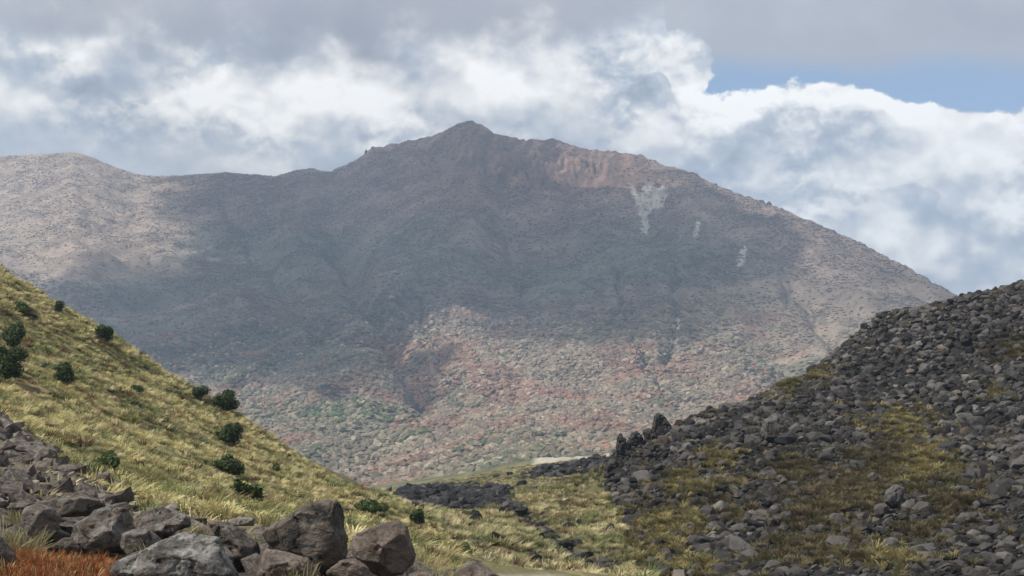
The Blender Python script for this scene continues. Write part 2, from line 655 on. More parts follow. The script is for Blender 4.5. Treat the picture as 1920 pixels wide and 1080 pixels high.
bpx = [(-600, -26, 820), (300, -24, 760), (700, -22, 740), (850, -14, 730), (1000, -6, 720), (1150, -4.5, 720), (1500, -3, 720), (2500, 0, 720)]
bq = [((b[0] - 960) / FPX, b[1], b[2]) for b in bpx]
bb = catmull(qm, bq)
bZ, bY = bb[:, 0], bb[:, 1]
s_up = np.concatenate([np.linspace(-0.06, 1.0, NRM - 40), 1 + np.linspace(0.006, 0.28, 40)])
SS, QQ = np.meshgrid(s_up, qm, indexing='ij')
MY = bY + (rY - bY) * SS
MX = QQ * MY
sc_ = np.clip(SS, 0, 1)
MZ = bZ + (rZ - bZ) * (0.30 * sc_ + 0.70 * sc_ ** 2.05)
over = np.clip(SS - 1, 0, None) * (rY - bY)
MZ = MZ - over * 0.55 - np.clip(-SS, 0, None) * 60
# relief: down-slope spurs, gullies, crags
bell = np.clip(sc_ * (1 - sc_) * 4, 0, 1)
wq = MX + (fbm(MX / 260, MY / 260, 5, 3) - 0.5) * 260
sp1 = 1 - np.abs(2 * fbm(wq / 210, MY / 900, 21, 3) - 1) * 1.6
sp2 = 1 - np.abs(2 * fbm(wq / 70, MY / 380, 33, 3) - 1) * 1.6
MZ += bell * (sp1 - 0.5) * 34 + bell ** 0.6 * (sp2 - 0.5) * 11
MZ += (fbm(MX / 60, MY / 60, 41, 5) - 0.5) * 13 * sst(sc_, 0.02, 0.2) * (1 - sst(SS, 0.97, 1.0) * 0.85)
PX, PY = proj(MX, MY, MZ)
crag = np.exp(-((PX - 960) / 170) ** 2) * sst(PY, 385, 300) * sst(SS, 0.70, 0.82)
crag = np.maximum(crag, np.exp(-((PX - 1130) / 120) ** 2) * sst(PY, 390, 320) * sst(SS, 0.72, 0.82))
rib = 1 - np.abs(2 * fbm((PX + (PY - 300) * 0.45 + 30 * fbm(PX / 40, PY / 30, 57, 3)) / 20, PY / 46, 55, 5, 0.6) - 1) * 2
rib = rib * 0.55 + 0.45 * (1 - np.abs(2 * fbm(PX / 12, PY / 12, 58, 4, 0.6) - 1) * 2)
MZ += crag * (rib - 0.3) * 24 * sst(fbm(PX / 60, PY / 60, 59, 2), 0.3, 0.6) * (1 - sst(SS, 0.93, 0.985))
# shallow amphitheatre below the right shoulder and the stream gullies
MZ -= 26 * np.exp(-((PX - 1215) / 75) ** 2 - ((PY - 385) / 60) ** 2) * (1 - sst(SS, 0.95, 1.0))
GUL = [([(1160, 500), (1172, 560), (1192, 640), (1215, 690), (1245, 735)], 6, 8), ([(1262, 490), (1274, 545), (1262, 590), (1270, 640), (1245, 675)], 8, 8),
       ([(640, 470), (690, 560), (740, 660), (800, 745)], 26, 20), ([(1480, 540), (1530, 590), (1560, 650)], 14, 9), ([(790, 560), (800, 640), (850, 720)], 9, 8),
       ([(940, 370), (960, 480), (1010, 600)], 16, 9), ([(420, 380), (520, 520), (600, 640)], 22, 8)]
for ln, wd, dp in GUL:
    MZ -= dp * np.exp(-(dline(PX + (fbm(PX / 30, PY / 30, 47, 3) - 0.5) * 34, PY, ln) / wd) ** 2) * (0.4 + 1.2 * fbm(PX / 40, PY / 25, 49, 2))
MZ += (fbm(MX / 16, MY / 16, 61, 3) - 0.5) * 4.5 * (1 - sst(SS, 0.985, 1.0) * 0.3)
MZ += np.exp(-((SS - 1) / 0.012) ** 2) * (fbm(QQ * FPX / 7, SS * 30, 71, 3) - 0.45) * sst(PX, 560, 660) * 4.5
PX, PY = proj(MX, MY, MZ)

# ground and plant colours, zone by zone, with sunlight painted into the left shoulder
SCARS = [[(1180, 342), (1196, 362), (1215, 350), (1252, 350), (1246, 378), (1228, 396), (1216, 408), (1214, 440), (1202, 438), (1198, 400), (1188, 380)],
         [(1308, 414), (1317, 417), (1310, 438), (1303, 452), (1299, 440)], [(1258, 590), (1272, 588), (1274, 615), (1268, 640), (1254, 660), (1246, 652), (1258, 628)],
         [(1395, 455), (1400, 475), (1390, 500), (1378, 505), (1386, 478)],
         [(1196, 655), (1204, 668), (1230, 705), (1224, 708), (1200, 675)]]


def scar_mask(px, py):
    jx = px + (fbm(px / 9, py / 9, 81, 3) - 0.5) * 13
    jy = py + (fbm(px / 9, py / 9, 85, 3) - 0.5) * 13
    r = np.zeros(np.shape(px))
    for pl in SCARS:
        r = np.maximum(r, inpoly(jx, jy, pl).astype(float))
    return r * (0.5 + 0.5 * sst(fbm(px / 5, py / 8, 87, 3), 0.36, 0.58))


def C3(*c):
    return np.array(c, float)


def lerp(a, b, k):
    return a + (b - a) * k[..., None]


def mount_col(px, py, s, X, Y):
    n1 = fbm(X / 130, Y / 130, 91, 4)
    n2 = fbm(X / 45, Y / 45, 95, 4)
    n3 = fbm(X / 14, Y / 14, 99, 3)
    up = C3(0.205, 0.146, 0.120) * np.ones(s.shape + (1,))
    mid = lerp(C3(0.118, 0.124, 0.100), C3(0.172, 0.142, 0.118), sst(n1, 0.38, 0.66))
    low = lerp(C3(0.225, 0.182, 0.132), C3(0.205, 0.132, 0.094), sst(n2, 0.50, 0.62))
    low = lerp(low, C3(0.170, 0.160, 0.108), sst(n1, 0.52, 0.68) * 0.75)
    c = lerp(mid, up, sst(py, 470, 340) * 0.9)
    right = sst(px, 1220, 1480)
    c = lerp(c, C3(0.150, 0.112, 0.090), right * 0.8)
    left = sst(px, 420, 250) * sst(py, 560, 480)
    c = lerp(c, C3(0.275, 0.212, 0.160), left)  # sunlit left shoulder: the sunlight is put into the colour as brighter tan
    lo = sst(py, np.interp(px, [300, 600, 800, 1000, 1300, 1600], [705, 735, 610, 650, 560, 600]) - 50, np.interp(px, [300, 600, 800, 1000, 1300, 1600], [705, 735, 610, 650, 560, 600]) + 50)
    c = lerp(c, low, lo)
    # reddish cliffs and tan ribs near the summit
    cr = np.exp(-((px - 990) / 150) ** 2) * sst(py, 400, 330) + np.exp(-((px - 1110) / 110) ** 2) * sst(py, 390, 330)
    stre = fbm((px + (py - 300) * 0.5 + 24 * fbm(px / 30, py / 20, 107, 3)) / 11, py / 34, 103, 4, 0.6)
    c = lerp(c, lerp(C3(0.100, 0.058, 0.044), C3(0.215, 0.130, 0.090), sst(stre, 0.50, 0.66)), np.clip(cr, 0, 1) * 0.9)
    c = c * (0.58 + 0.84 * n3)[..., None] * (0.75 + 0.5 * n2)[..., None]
    return c


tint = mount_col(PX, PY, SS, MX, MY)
scar = scar_mask(PX, PY)
tint = lerp(tint, C3(0.46, 0.44, 0.38) * (0.75 + 0.5 * fbm(PX / 4, PY / 4, 7, 3))[..., None], scar)
m_mtn = mat_terrain('mountain_ground', 0.05, 0.35, 0.22, 0.6, 3.0, 0.35)
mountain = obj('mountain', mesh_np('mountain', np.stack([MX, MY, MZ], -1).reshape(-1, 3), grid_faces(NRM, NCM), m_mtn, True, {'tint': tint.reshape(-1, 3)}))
tag(mountain, 'broad volcanic mountain with a small pointed summit half in cloud shadow', 'mountain', kind='structure')

# woodland and dwarf scrub on the mountain: one mass of crowns
m_blob = mat_wood_blob('mountain_foliage')


def blob_variant(k):
    bm = bmesh.new()
    bmesh.ops.create_icosphere(bm, subdivisions=2, radius=1.0)
    P = np.array([v.co for v in bm.verts])
    d = 0.15 + 1.65 * fbm3(P * 2.3 + k * 9.1, 3 + k, 4, 0.75) if k < 5 else 0.5 + 0.95 * fbm3(P * 2.1 + k * 9.1, 3 + k, 3)
    for v, q in zip(bm.verts, d):
        v.co *= q
        v.co.z = v.co.z * 0.85 + 0.25
    me = bpy.data.meshes.new('crown')
    bm.to_mesh(me)
    bm.free()
    for p in me.polygons:
        p.use_smooth = k > 4
    me.materials.append(m_blob)
    return bpy.data.objects.new('crown_form_%d' % k, me)


def sample_mountain(n, smin, smax, w):
    """random points on the grid, weighted"""
    i0 = np.searchsorted(s_up, smin); i1 = np.searchsorted(s_up, smax)
    ww = w[i0:i1, :-1].ravel()
    k = rng.choice(len(ww), size=n, p=ww / ww.sum())
    i, j = k // (NCM - 1) + i0, k % (NCM - 1)
    a, b = rng.random(n), rng.random(n)
    def bl(A):
        i2 = np.minimum(i + 1, NRM - 1)
        return (A[i, j] * (1 - b) + A[i, j + 1] * b) * (1 - a) + (A[i2, j] * (1 - b) + A[i2, j + 1] * b) * a
    return bl(MX), bl(MY), bl(MZ), bl(SS), bl(PX), bl(PY)


def woodland():
    cell = np.abs(np.gradient(MX, axis=1) * np.gradient(MY, axis=0))
    inview = ((PX > -120) & (PX < 2040)).astype(float)
    dens = inview * cell * (0.28 + sst(fbm(MX / 42, MY / 42, 111, 4), 0.38, 0.60)) * (1 - scar)
    treeline = 0.34 + (fbm(MX / 160, MY / 160, 113, 3) - 0.5) * 0.3
    low_w = dens * (1 - sst(SS, treeline, treeline + 0.22)) + 1e-12
    hi_w = dens * (1 - 0.6 * sst(PX, 420, 250)) * (0.35 + 0.65 * sst(SS, 0.25, 0.4)) * (1 - 0.9 * np.clip(crag, 0, 1)) * (1 - sst(SS, 0.992, 1.0)) + 1e-12
    out = []
    for n, a, b, w, r0, r1, pw in ((130000, 0.0, 0.72, low_w, 1.0, 3.1, 2.0), (120000, 0.04, 1.0, hi_w, 0.7, 1.9, 2.0)):
        X, Y, Z, s, px, py = sample_mountain(n, a, b, w)
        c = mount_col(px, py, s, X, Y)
        q = rng.random(n)
        lowz = 1 - sst(s, 0.30, 0.55)
        patch = fbm(X / 55, Y / 55, 121, 3)
        c = np.where(((q < 0.07) & (lowz > 0.2))[:, None], C3(0.32, 0.255, 0.19), c)                       # dry tan crowns
        c = np.where(((q > 0.72) & (patch > 0.62) & (lowz > 0.15))[:, None], C3(0.255, 0.135, 0.095), c)     # autumn red
        c = np.where(((q > 0.55) & (q < 0.55 + 0.45 * sst(patch, 0.36, 0.24)))[:, None], C3(0.100, 0.112, 0.066), c)   # evergreen clumps
        fir = np.exp(-((px - 620) / 60) ** 2 - ((py - 775) / 18) ** 2) + np.exp(-((px - 720) / 45) ** 2 - ((py - 780) / 14) ** 2) + np.exp(-((px - 770) / 25) ** 2 - ((py - 820) / 12) ** 2)
        c = np.where((q < fir * 0.8)[:, None], C3(0.085, 0.110, 0.052), c)
        c = c * (0.70 + 0.55 * rng.random(n))[:, None]
        r = r0 + (r1 - r0) * rng.random(n) ** pw
        out.append((np.c_[X, Y, Z], r, c))
    P = np.concatenate([o[0] for o in out]); r = np.concatenate([o[1] for o in out]); c = np.concatenate([o[2] for o in out])
    n = len(P)
    scl = np.c_[r * (0.8 + 0.5 * rng.random(n)), r * (0.8 + 0.5 * rng.random(n)), r * (0.6 + 0.5 * rng.random(n)) * np.r_[np.ones(len(out[0][1])), np.full(len(out[1][1]), 0.5)]]
    rot = np.c_[np.zeros(n), np.zeros(n), rng.random(n) * 6.28]
    o = scatter('mountain_woodland', P, rot, scl, np.r_[rng.integers(0, 5, len(out[0][1])), rng.integers(5, 8, len(out[1][1]))], c, [blob_variant(k) for k in range(8)])
    tag(o, 'autumn woodland and dwarf scrub covering the far mountain', 'woodland', kind='stuff')


woodland()

# =================================================================== NEAR TERRAIN
ctl = []
for p in [  # crest and face of the grassy hill on the left
    (-500, 190, 165), (-300, 320, 150), (-150, 405, 140), (0, 503, 130), (100, 566, 125), (220, 634, 120), (330, 708, 115), (430, 778, 110), (540, 838, 103), (620, 896, 97), (700, 932, 90),
    (760, 962, 84), (820, 1006, 78), (870, 1050, 72), (905, 1092, 66),
    (0, 905, 30), (0, 790, 58), (0, 645, 95), (-250, 860, 34), (-250, 640, 70), (200, 935, 32), (200, 866, 52), (200, 746, 85), (450, 985, 28), (450, 962, 40), (450, 902, 70), (330, 800, 86),
    (650, 1005, 42), (650, 965, 60), (800, 1036, 55), (800, 1068, 42), (100, 985, 24), (400, 1012, 24), (600, 1042, 25),
    # lava slope on the right
    (2400, 330, 205), (2150, 440, 190), (2050, 492, 184), (1920, 547, 175), (1850, 570, 170), (1800, 588, 165), (1720, 592, 160), (1645, 598, 152), (1600, 652, 149), (1500, 714, 140), (1420, 757, 135),
    (1330, 780, 130), (1285, 806, 127), (1220, 830, 122), (1165, 850, 119), (1135, 900, 116),
    (1165, 965, 100), (1175, 1025, 86), (1200, 1085, 72), (1400, 1085, 66), (1600, 1085, 62), (1920, 1085, 58), (2200, 1075, 56),
    (1900, 800, 112), (1650, 850, 106), (1400, 905, 100), (1260, 920, 104), (1500, 980, 82), (1800, 960, 80), (1760, 720, 135),
    # valley floor, far flats
    (950, 1078, 75), (1080, 1080, 74), (900, 1000, 108), (1000, 1005, 104), (1100, 1000, 96), (1100, 935, 122), (1040, 905, 150), (1000, 930, 142), (850, 966, 150), (950, 964, 150), (780, 966, 150),
    (840, 918, 205), (950, 892, 225), (1060, 876, 230), (1140, 868, 220), (1000, 872, 320), (1120, 862, 320), (1000, 858, 520), (1130, 858, 520), (1100, 856, 700), (1000, 862, 720)]:
    ctl.append(pt(*p))
for X, Y, Z in [(-60, 190, 10), (-45, 175, 3), (-28, 160, -3), (-20, 150, -6), (-10, 130, -7), (-4, 105, -6.6), (-90, 260, -8), (-60, 300, -14), (-25, 230, -9), (-110, 500, -22), (-50, 500, -18),
                (-150, 720, -25), (-60, 730, -21), (60, 230, 9), (45, 190, 6), (30, 175, 1), (20, 160, -3), (110, 260, 14), (140, 500, -4), (260, 720, -3), (80, 300, -3), (150, 300, 0),
                (-12, 10, -1.5), (0, 10, -1.5), (12, 10, -1.7), (-5, 17, -1.5), (-2, 19.5, -1.6), (3, 25, -2.6), (1, 20, -2.3), (4.5, 20, -2.4), (0.5, 30, -3.0), (5, 31, -3.1), (10, 25, -2.2), (0, 40, -3.5), (8, 40, -3.45), (16, 42, -3.5), (-14, 22, -0.6), (0, 0, -1.6), (-25, 60, 4), (-35, 70, 9)]:
    ctl.append((X, Y, Z))
H0 = TPS(ctl)


def height(X, Y):
    z = H0(X, Y)
    far = sst(Y, 15, 60)
    z = z + (fbm(X / 6.0, Y / 6.0, 201, 4) - 0.5) * (0.35 + 0.9 * far)
    z = z + (fbm(X / 1.4, Y / 1.4, 211, 3) - 0.5) * (0.15 + 0.25 * far)
    return z


NC, NR = 620, 430
qn = np.linspace(-0.52, 0.52, NC)
yn = np.concatenate([np.geomspace(4, 40, 70)[:-1], np.geomspace(40, 240, 300)[:-1], np.geomspace(240, 735, NR - 368)])
NR = len(yn)
GY, GQ = np.meshgrid(yn, qn, indexing='ij')
GX = GQ * (GY + 8)
GZ = height(GX, GY)
GPX, GPY = proj(GX, GY, GZ)

# plan outlines of the two hills
XY = lambda *p: pt(*p)[:2]
HILL = [XY(*p) for p in ((905, 1092, 62), (880, 1050, 72.5), (825, 1000, 79.5), (765, 955, 86), (705, 925, 93), (620, 890, 101), (540, 830, 108), (430, 770, 117))] + \
       [(-24, 150), (-45, 195), (-130, 240), (-130, 20)] + [XY(*p) for p in ((-300, 1000, 24), (0, 960, 25.5), (300, 960, 26), (600, 1000, 28), (820, 1080, 36))]
LAVA = [XY(*p) for p in ((1205, 1085, 60), (1200, 1080, 74), (1178, 1020, 87), (1166, 960, 101), (1136, 900, 117), (1150, 850, 124), (1215, 830, 129), (1290, 800, 136), (1420, 750, 145), (1500, 720, 151),
        (1600, 660, 162), (1720, 600, 175), (1920, 540, 192))] + [(140, 235), (140, 40), (22, 40)]
in_hill = inpoly(GX, GY, HILL)
in_lava = inpoly(GX, GY, LAVA)

# where the lava slope carries grass (heather brown / straw), as seen on the ground
LAVA_GRASS = [(1690, 800, 70, 28, 0), (1650, 865, 60, 40, 1), (1600, 920, 70, 45, 1), (1540, 960, 70, 45, 1), (1720, 870, 60, 45, 0), (1790, 940, 60, 50, 1), (1345, 870, 30, 22, 0), (1290, 910, 55, 26, 0),
              (1250, 985, 60, 30, 0), (1225, 1050, 60, 25, 0), (1310, 1065, 70, 14, 0), (1900, 655, 40, 22, 1), (1450, 725, 60, 14, 0), (1530, 700, 30, 12, 0), (1385, 905, 30, 12, 1), (1520, 1040, 90, 25, 1),
              (1660, 1055, 50, 25, 0), (1880, 745, 40, 10, 0), (1480, 880, 60, 22, 1), (1370, 960, 40, 20, 1), (1740, 1010, 40, 30, 1)]


def lava_grass(px, py):
    jx = px + (fbm(px / 40, py / 25, 301, 3) - 0.5) * 70
    jy = py + (fbm(px / 40, py / 25, 305, 3) - 0.5) * 44
    a = np.zeros(np.shape(px)); b = np.zeros(np.shape(px))
    for cx, cy, sx, sy, k in LAVA_GRASS:
        g = np.exp(-((jx - cx) / sx) ** 2 - ((jy - cy) / sy) ** 2)
        if k: b = np.maximum(b, g)
        else: a = np.maximum(a, g)
    return a, b


def valley_sand(px, py, X, Y):
    n = fbm(X / 5, Y / 5, 311, 3)
    s = sst(Y, 360, 420) * sst(px, 985, 1005) * sst(n, 0.2, 0.4)
    s = np.maximum(s, np.exp(-((py - 965 - (px - 880) * 0.01) / 4.0) ** 2) * sst(px, 780, 810) * sst(px, 1000, 940) * ((Y > 130) & (Y < 175)))
    s = np.maximum(s, np.exp(-((py - 1078 + (fbm(X / 2, Y / 2, 313, 3) - 0.5) * 14) / 5.0) ** 2) * 0.8 * sst(px, 895, 920) * sst(px, 1085, 1020) * (Y < 85))
    return s


def valley_rock(px, py, X, Y):
    """share of dark lava on the valley floor"""
    n = fbm(X / 7, Y / 9, 321, 3)
    r = sst(n, 0.60, 0.70) * 0.14
    wall = sst(py, 912, 922) * sst(py, 962, 956) * sst(px, 735, 760) * sst(px, 965, 930) * (Y > 140) * (Y < 235)
    bank = np.exp(-(dline(px, py, [(930, 940), (985, 965), (1000, 990), (1060, 1030), (1130, 1070)]) / (9 + 9 * n)) ** 2) * (Y < 190)
    bank2 = np.exp(-(dline(px, py, [(1010, 890), (1080, 875), (1140, 870)]) / 9) ** 2)
    bank3 = np.exp(-(dline(px, py, [(1000, 985), (1090, 985), (1160, 1000)]) / 7) ** 2) * 0.35
    return np.clip(np.maximum.reduce([r, wall, bank, bank2, bank3]), 0, 1)


def scree_mask(px, py):
    """share of stones at the foot of the grassy hill"""
    edge = np.interp(px, [-200, 0, 60, 120, 200, 280, 360, 480], [730, 800, 830, 880, 935, 965, 985, 1000])
    return sst(py + (fbm(px / 30, py / 20, 411, 3) - 0.5) * 50, edge - 8, edge + 18) * sst(px, 560, 420)


g1 = fbm(GX / 9, GY / 9, 331, 4)
g2 = fbm(GX / 2.2, GY / 2.2, 335, 3)
t_hill = lerp(C3(0.240, 0.190, 0.090), C3(0.135, 0.130, 0.055), sst(g1, 0.4, 0.62)) * (0.6 + 0.8 * g2)[..., None]
t_hill = lerp(t_hill, C3(0.062, 0.052, 0.042) * (0.6 + 0.8 * g2)[..., None], scree_mask(GPX, GPY))
t_lava = C3(0.020, 0.019, 0.018) * (0.6 + 0.8 * g2)[..., None]
la, lb = lava_grass(GPX, GPY)
t_lava = lerp(t_lava, C3(0.090, 0.075, 0.030), la * 0.8)
t_lava = lerp(t_lava, C3(0.070, 0.050, 0.030), lb * 0.8)
t_val = lerp(C3(0.150, 0.135, 0.062), C3(0.085, 0.085, 0.038), sst(g1, 0.4, 0.62)) * (0.6 + 0.8 * g2)[..., None]
t_val = lerp(t_val, C3(0.045, 0.042, 0.038), valley_rock(GPX, GPY, GX, GY) * 0.85)
t_val = lerp(t_val, C3(0.36, 0.33, 0.255) * (0.7 + 0.6 * g2)[..., None], valley_sand(GPX, GPY, GX, GY))
t_val = lerp(t_val, C3(0.055, 0.045, 0.034) * np.ones(GX.shape + (1,)), sst(GY, 34, 26))
tn = np.where(in_hill[..., None], t_hill, np.where(in_lava[..., None], t_lava, t_val))
m_grd = mat_terrain('hill_ground', 0.7, 6.0, 5.0, 0.8, 0.15, 0.4)
Vn = np.stack([GX, GY, GZ], -1).reshape(-1, 3)
Fn = grid_faces(NR, NC)
fx = GX.ravel()[Fn].mean(1); fy = GY.ravel()[Fn].mean(1)
fh, fl = inpoly(fx, fy, HILL), inpoly(fx, fy, LAVA)


def sub_mesh(name, sel):
    F = Fn[sel]
    u, inv = np.unique(F, return_inverse=True)
    return obj(name, mesh_np(name, Vn[u], inv.reshape(F.shape), m_grd, True, {'tint': tn.reshape(-1, 3)[u]}))


hill_o = tag(sub_mesh('grassy_hill', fh), 'steep grassy hillside falling from the left edge into the valley', 'hill', kind='structure')
lava_o = tag(sub_mesh('lava_slope', fl & ~fh), 'dark lava rubble slope rising to the right edge', 'hill', kind='structure')
vall_o = tag(sub_mesh('valley_floor', ~fl & ~fh), 'valley floor with tussock grass, lava banks and pale gravel flats', 'ground', kind='structure')
del fx, fy

# wide base ground beneath and beyond everything
gx = np.linspace(-3600, 3600, 41)
gy = np.linspace(-400, 3600, 41)
BX, BY = np.meshgrid(gx, gy)
BZ = np.full(BX.shape, -42.0)
m_base = mat_terrain('plain_ground', 0.02, 0.2, 0.3, 0.5, 0.5, 0.4)
tag(obj('plain', mesh_np('plain', np.stack([BX, BY, BZ], -1).reshape(-1, 3), grid_faces(41, 41), m_base, True,
                         {'tint': np.tile(C3(0.14, 0.115, 0.08), (BX.size, 1))})), 'low plain beneath and beyond the hills', 'ground', kind='structure')


# =================================================================== GRASS
m_grass = mat_plant('grass_blades', 0.3)


def tuft_variant(k, n, hgt, spread, lean, wid, droop):
    r = np.random.default_rng(500 + k)
    V, F, Sh = [], [], []
    for i in range(n):
        a = r.random() * 6.283
        rad = spread * 0.45 * math.sqrt(r.random())
        bx, by = rad * math.cos(a), rad * math.sin(a)
        L = hgt * (0.55 + 0.6 * r.random())
        out = 0.25 + 0.75 * r.random()
        dx, dy = math.cos(a) * out * spread + lean[0] * L, math.sin(a) * out * spread + lean[1] * L
        w = wid * (0.7 + 0.6 * r.random())
        tx, ty = -math.sin(a + 0.6), math.cos(a + 0.6)
        b0 = len(V)
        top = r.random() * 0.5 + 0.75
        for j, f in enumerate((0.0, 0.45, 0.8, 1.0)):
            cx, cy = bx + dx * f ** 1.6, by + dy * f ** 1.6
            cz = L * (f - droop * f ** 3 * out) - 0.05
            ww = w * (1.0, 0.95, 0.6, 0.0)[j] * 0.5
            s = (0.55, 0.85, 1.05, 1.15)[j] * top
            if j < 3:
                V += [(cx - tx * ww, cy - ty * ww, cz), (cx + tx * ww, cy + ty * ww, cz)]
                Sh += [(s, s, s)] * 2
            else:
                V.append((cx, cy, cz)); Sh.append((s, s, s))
        F += [(b0, b0 + 1, b0 + 3), (b0, b0 + 3, b0 + 2), (b0 + 2, b0 + 3, b0 + 5), (b0 + 2, b0 + 5, b0 + 4), (b0 + 4, b0 + 5, b0 + 6)]
    me = mesh_np('tuft', np.array(V), np.array(F), m_grass, True, {'shade': np.array(Sh)})
    return bpy.data.objects.new('tuft_form', me)


def cand(n, poly=None, box=None, margin=60):
    """random ground points in plan, kept when the photo could plausibly see them"""
    if poly is not None:
        p = np.array(poly); x0, y0 = p.min(0); x1, y1 = p.max(0)
    else:
        x0, y0, x1, y1 = box
    X = x0 + (x1 - x0) * rng.random(n); Y = y0 + (y1 - y0) * rng.random(n)
    k = np.abs(X / Y) < (960 + margin) / FPX * 1.02
    X, Y = X[k], Y[k]
    if poly is not None:
        k = inpoly(X, Y, poly)
        X, Y = X[k], Y[k]
    return X, Y


def zat(X, Y):
    """height on the built terrain mesh (bilinear in the grid)"""
    i = np.clip(np.searchsorted(yn, Y) - 1, 0, NR - 2)
    f = (Y - yn[i]) / (yn[i + 1] - yn[i])
    q = X / (Y + 8)
    j = np.clip(((q - qn[0]) / (qn[1] - qn[0])).astype(int), 0, NC - 2)
    g = (q - qn[j]) / (qn[1] - qn[0])
    return (GZ[i, j] * (1 - g) + GZ[i, j + 1] * g) * (1 - f) + (GZ[i + 1, j] * (1 - g) + GZ[i + 1, j + 1] * g) * f


WIND = (0.22, -0.05)
tufts = [tuft_variant(k, 54, 0.42, 0.40, WIND, 0.026, 0.6) for k in range(4)]
tuftsb = [tuft_variant(10 + k, 46, 0.62, 0.42, WIND, 0.030, 0.45) for k in range(4)]
tuftsc = [tuft_variant(20 + k, 46, 0.55, 0.45, WIND, 0.034, 0.45) for k in range(4)]


def grass_cols(X, Y, n, straw=0.5):
    a = fbm(X / 7, Y / 7, 401, 3)
    b = fbm(X / 1.6, Y / 1.6, 405, 2)
    c = lerp(C3(0.530, 0.465, 0.225), C3(0.300, 0.305, 0.125), sst(a + (b - 0.5) * 0.8, 0.42, 0.66))
    c = lerp(c, C3(0.125, 0.150, 0.055), sst(fbm(X / 3.2, Y / 3.2, 409, 3), 0.60, 0.70) * 0.65)
    q = rng.random(n)
    c = np.where((q < 0.10)[:, None], C3(0.58, 0.50, 0.29), c)
    c = np.where((q > 0.90 - 0.25 * sst(a, 0.5, 0.7))[:, None], C3(0.20, 0.135, 0.070), c)
    c = np.where(((q > 0.75) & (q < 0.82))[:, None], C3(0.10, 0.135, 0.05), c)
    return c * (0.62 + 0.6 * rng.random(n))[:, None]


# hill grass
X, Y = cand(230000, HILL, margin=60)
Z = zat(X, Y)
px, py = proj(X, Y, Z)
k = (rng.random(len(X)) > scree_mask(px, py) * 0.90) & (rng.random(len(X)) < 0.55 + 0.6 * fbm(X / 1.3, Y / 1.3, 421, 2)) & (Y > 26)
X, Y, Z = X[k], Y[k], Z[k]
n = len(X)
sc1 = (0.40 + 0.75 * rng.random(n) ** 2) * (0.65 + 0.75 * fbm(X / 2.2, Y / 2.2, 431, 2))
o = scatter('hill_grass', np.c_[X, Y, Z], np.c_[rng.normal(0, 0.12, n), 0.22 + rng.normal(0, 0.14, n), rng.normal(0, 1.3, n)], np.c_[sc1 * 1.15, sc1 * 1.15, sc1], rng.integers(0, 4, n), grass_cols(X, Y, n), tufts)
tag(o, 'yellow green tussock grass covering the left hillside', 'grass', kind='stuff')
print('hill tufts', n)

# valley grass
X, Y = cand(150000, box=(-60, 52, 70, 330), margin=20)
k = ~inpoly(X, Y, HILL) & ~inpoly(X, Y, LAVA)
X, Y = X[k], Y[k]
Z = zat(X, Y)
px, py = proj(X, Y, Z)
k = (rng.random(len(X)) > valley_rock(px, py, X, Y) * 0.97) & (rng.random(len(X)) > valley_sand(px, py, X, Y) * 2.5) & (px > 700) & (px < 1260) & (rng.random(len(X)) < 0.5 + 0.7 * fbm(X / 2.5, Y / 2.5, 423, 2))
X, Y, Z = X[k], Y[k], Z[k]
n = len(X)
sc1 = 0.45 + 0.60 * rng.random(n)
cc = grass_cols(X, Y, n) * C3(1.0, 1.0, 1.1)
o = scatter('valley_grass', np.c_[X, Y, Z], np.c_[rng.normal(0, 0.1, n), rng.normal(0, 0.1, n), rng.normal(0, 1.2, n)], np.c_[sc1 * 1.3, sc1 * 1.3, sc1 * 0.85], rng.integers(0, 4, n), cc, tuftsb)
tag(o, 'pale tussock grass on the valley floor between the two hills', 'grass', kind='stuff')
print('valley tufts', n)

# straw and heather among the lava
X, Y = cand(170000, LAVA, margin=30)
Z = zat(X, Y)
px, py = proj(X, Y, Z)
la, lb = lava_grass(px, py)
q = rng.random(len(X))
k = (q < la * 0.9 + lb * 0.9) | (q < 0.02)
X, Y, Z, la, lb = X[k], Y[k], Z[k], la[k], lb[k]
n = len(X)
cc = lerp(C3(0.245, 0.205, 0.085), C3(0.135, 0.108, 0.056), sst(lb - la, -0.15, 0.2)) * (0.55 + 0.75 * rng.random(n))[:, None]
cc = np.where((rng.random(n) < 0.12)[:, None], C3(0.09, 0.10, 0.04), cc)
sc1 = 0.6 + 0.6 * rng.random(n)
o = scatter('slope_grass', np.c_[X, Y, Z + 0.18], np.c_[rng.normal(0, 0.15, n), rng.normal(0, 0.15, n), rng.random(n) * 6.28], np.c_[sc1 * 1.2, sc1 * 1.2, sc1 * 0.7], rng.integers(0, 4, n), cc, tuftsc)
tag(o, 'straw and heather tufts growing among the dark lava rocks', 'grass', kind='stuff')
print('lava tufts', n)

# =================================================================== LAVA ROCKS
m_rock_i = mat_lava('lava_rubble', True)
m_rock_o = mat_lava('lava_rock', False)


def rock_mesh(k, mat, n=34, name='rock'):
    r = np.random.default_rng(900 + k)
    d = r.normal(size=(n, 3))
    d /= np.linalg.norm(d, axis=1)[:, None]
    d *= (0.72 + 0.42 * r.random(n))[:, None]
    d *= np.array([1.0, 0.62 + 0.35 * r.random(), 0.5 + 0.32 * r.random()])
    bm = bmesh.new()
    for p in d:
        bm.verts.new(p)
    bmesh.ops.convex_hull(bm, input=bm.verts)
    for v in [v for v in bm.verts if not v.link_faces]:
        bm.verts.remove(v)
    bmesh.ops.recalc_face_normals(bm, faces=bm.faces)
    me = bpy.data.meshes.new(name)
    bm.to_mesh(me)
    bm.free()
    me.materials.append(mat)
    return me


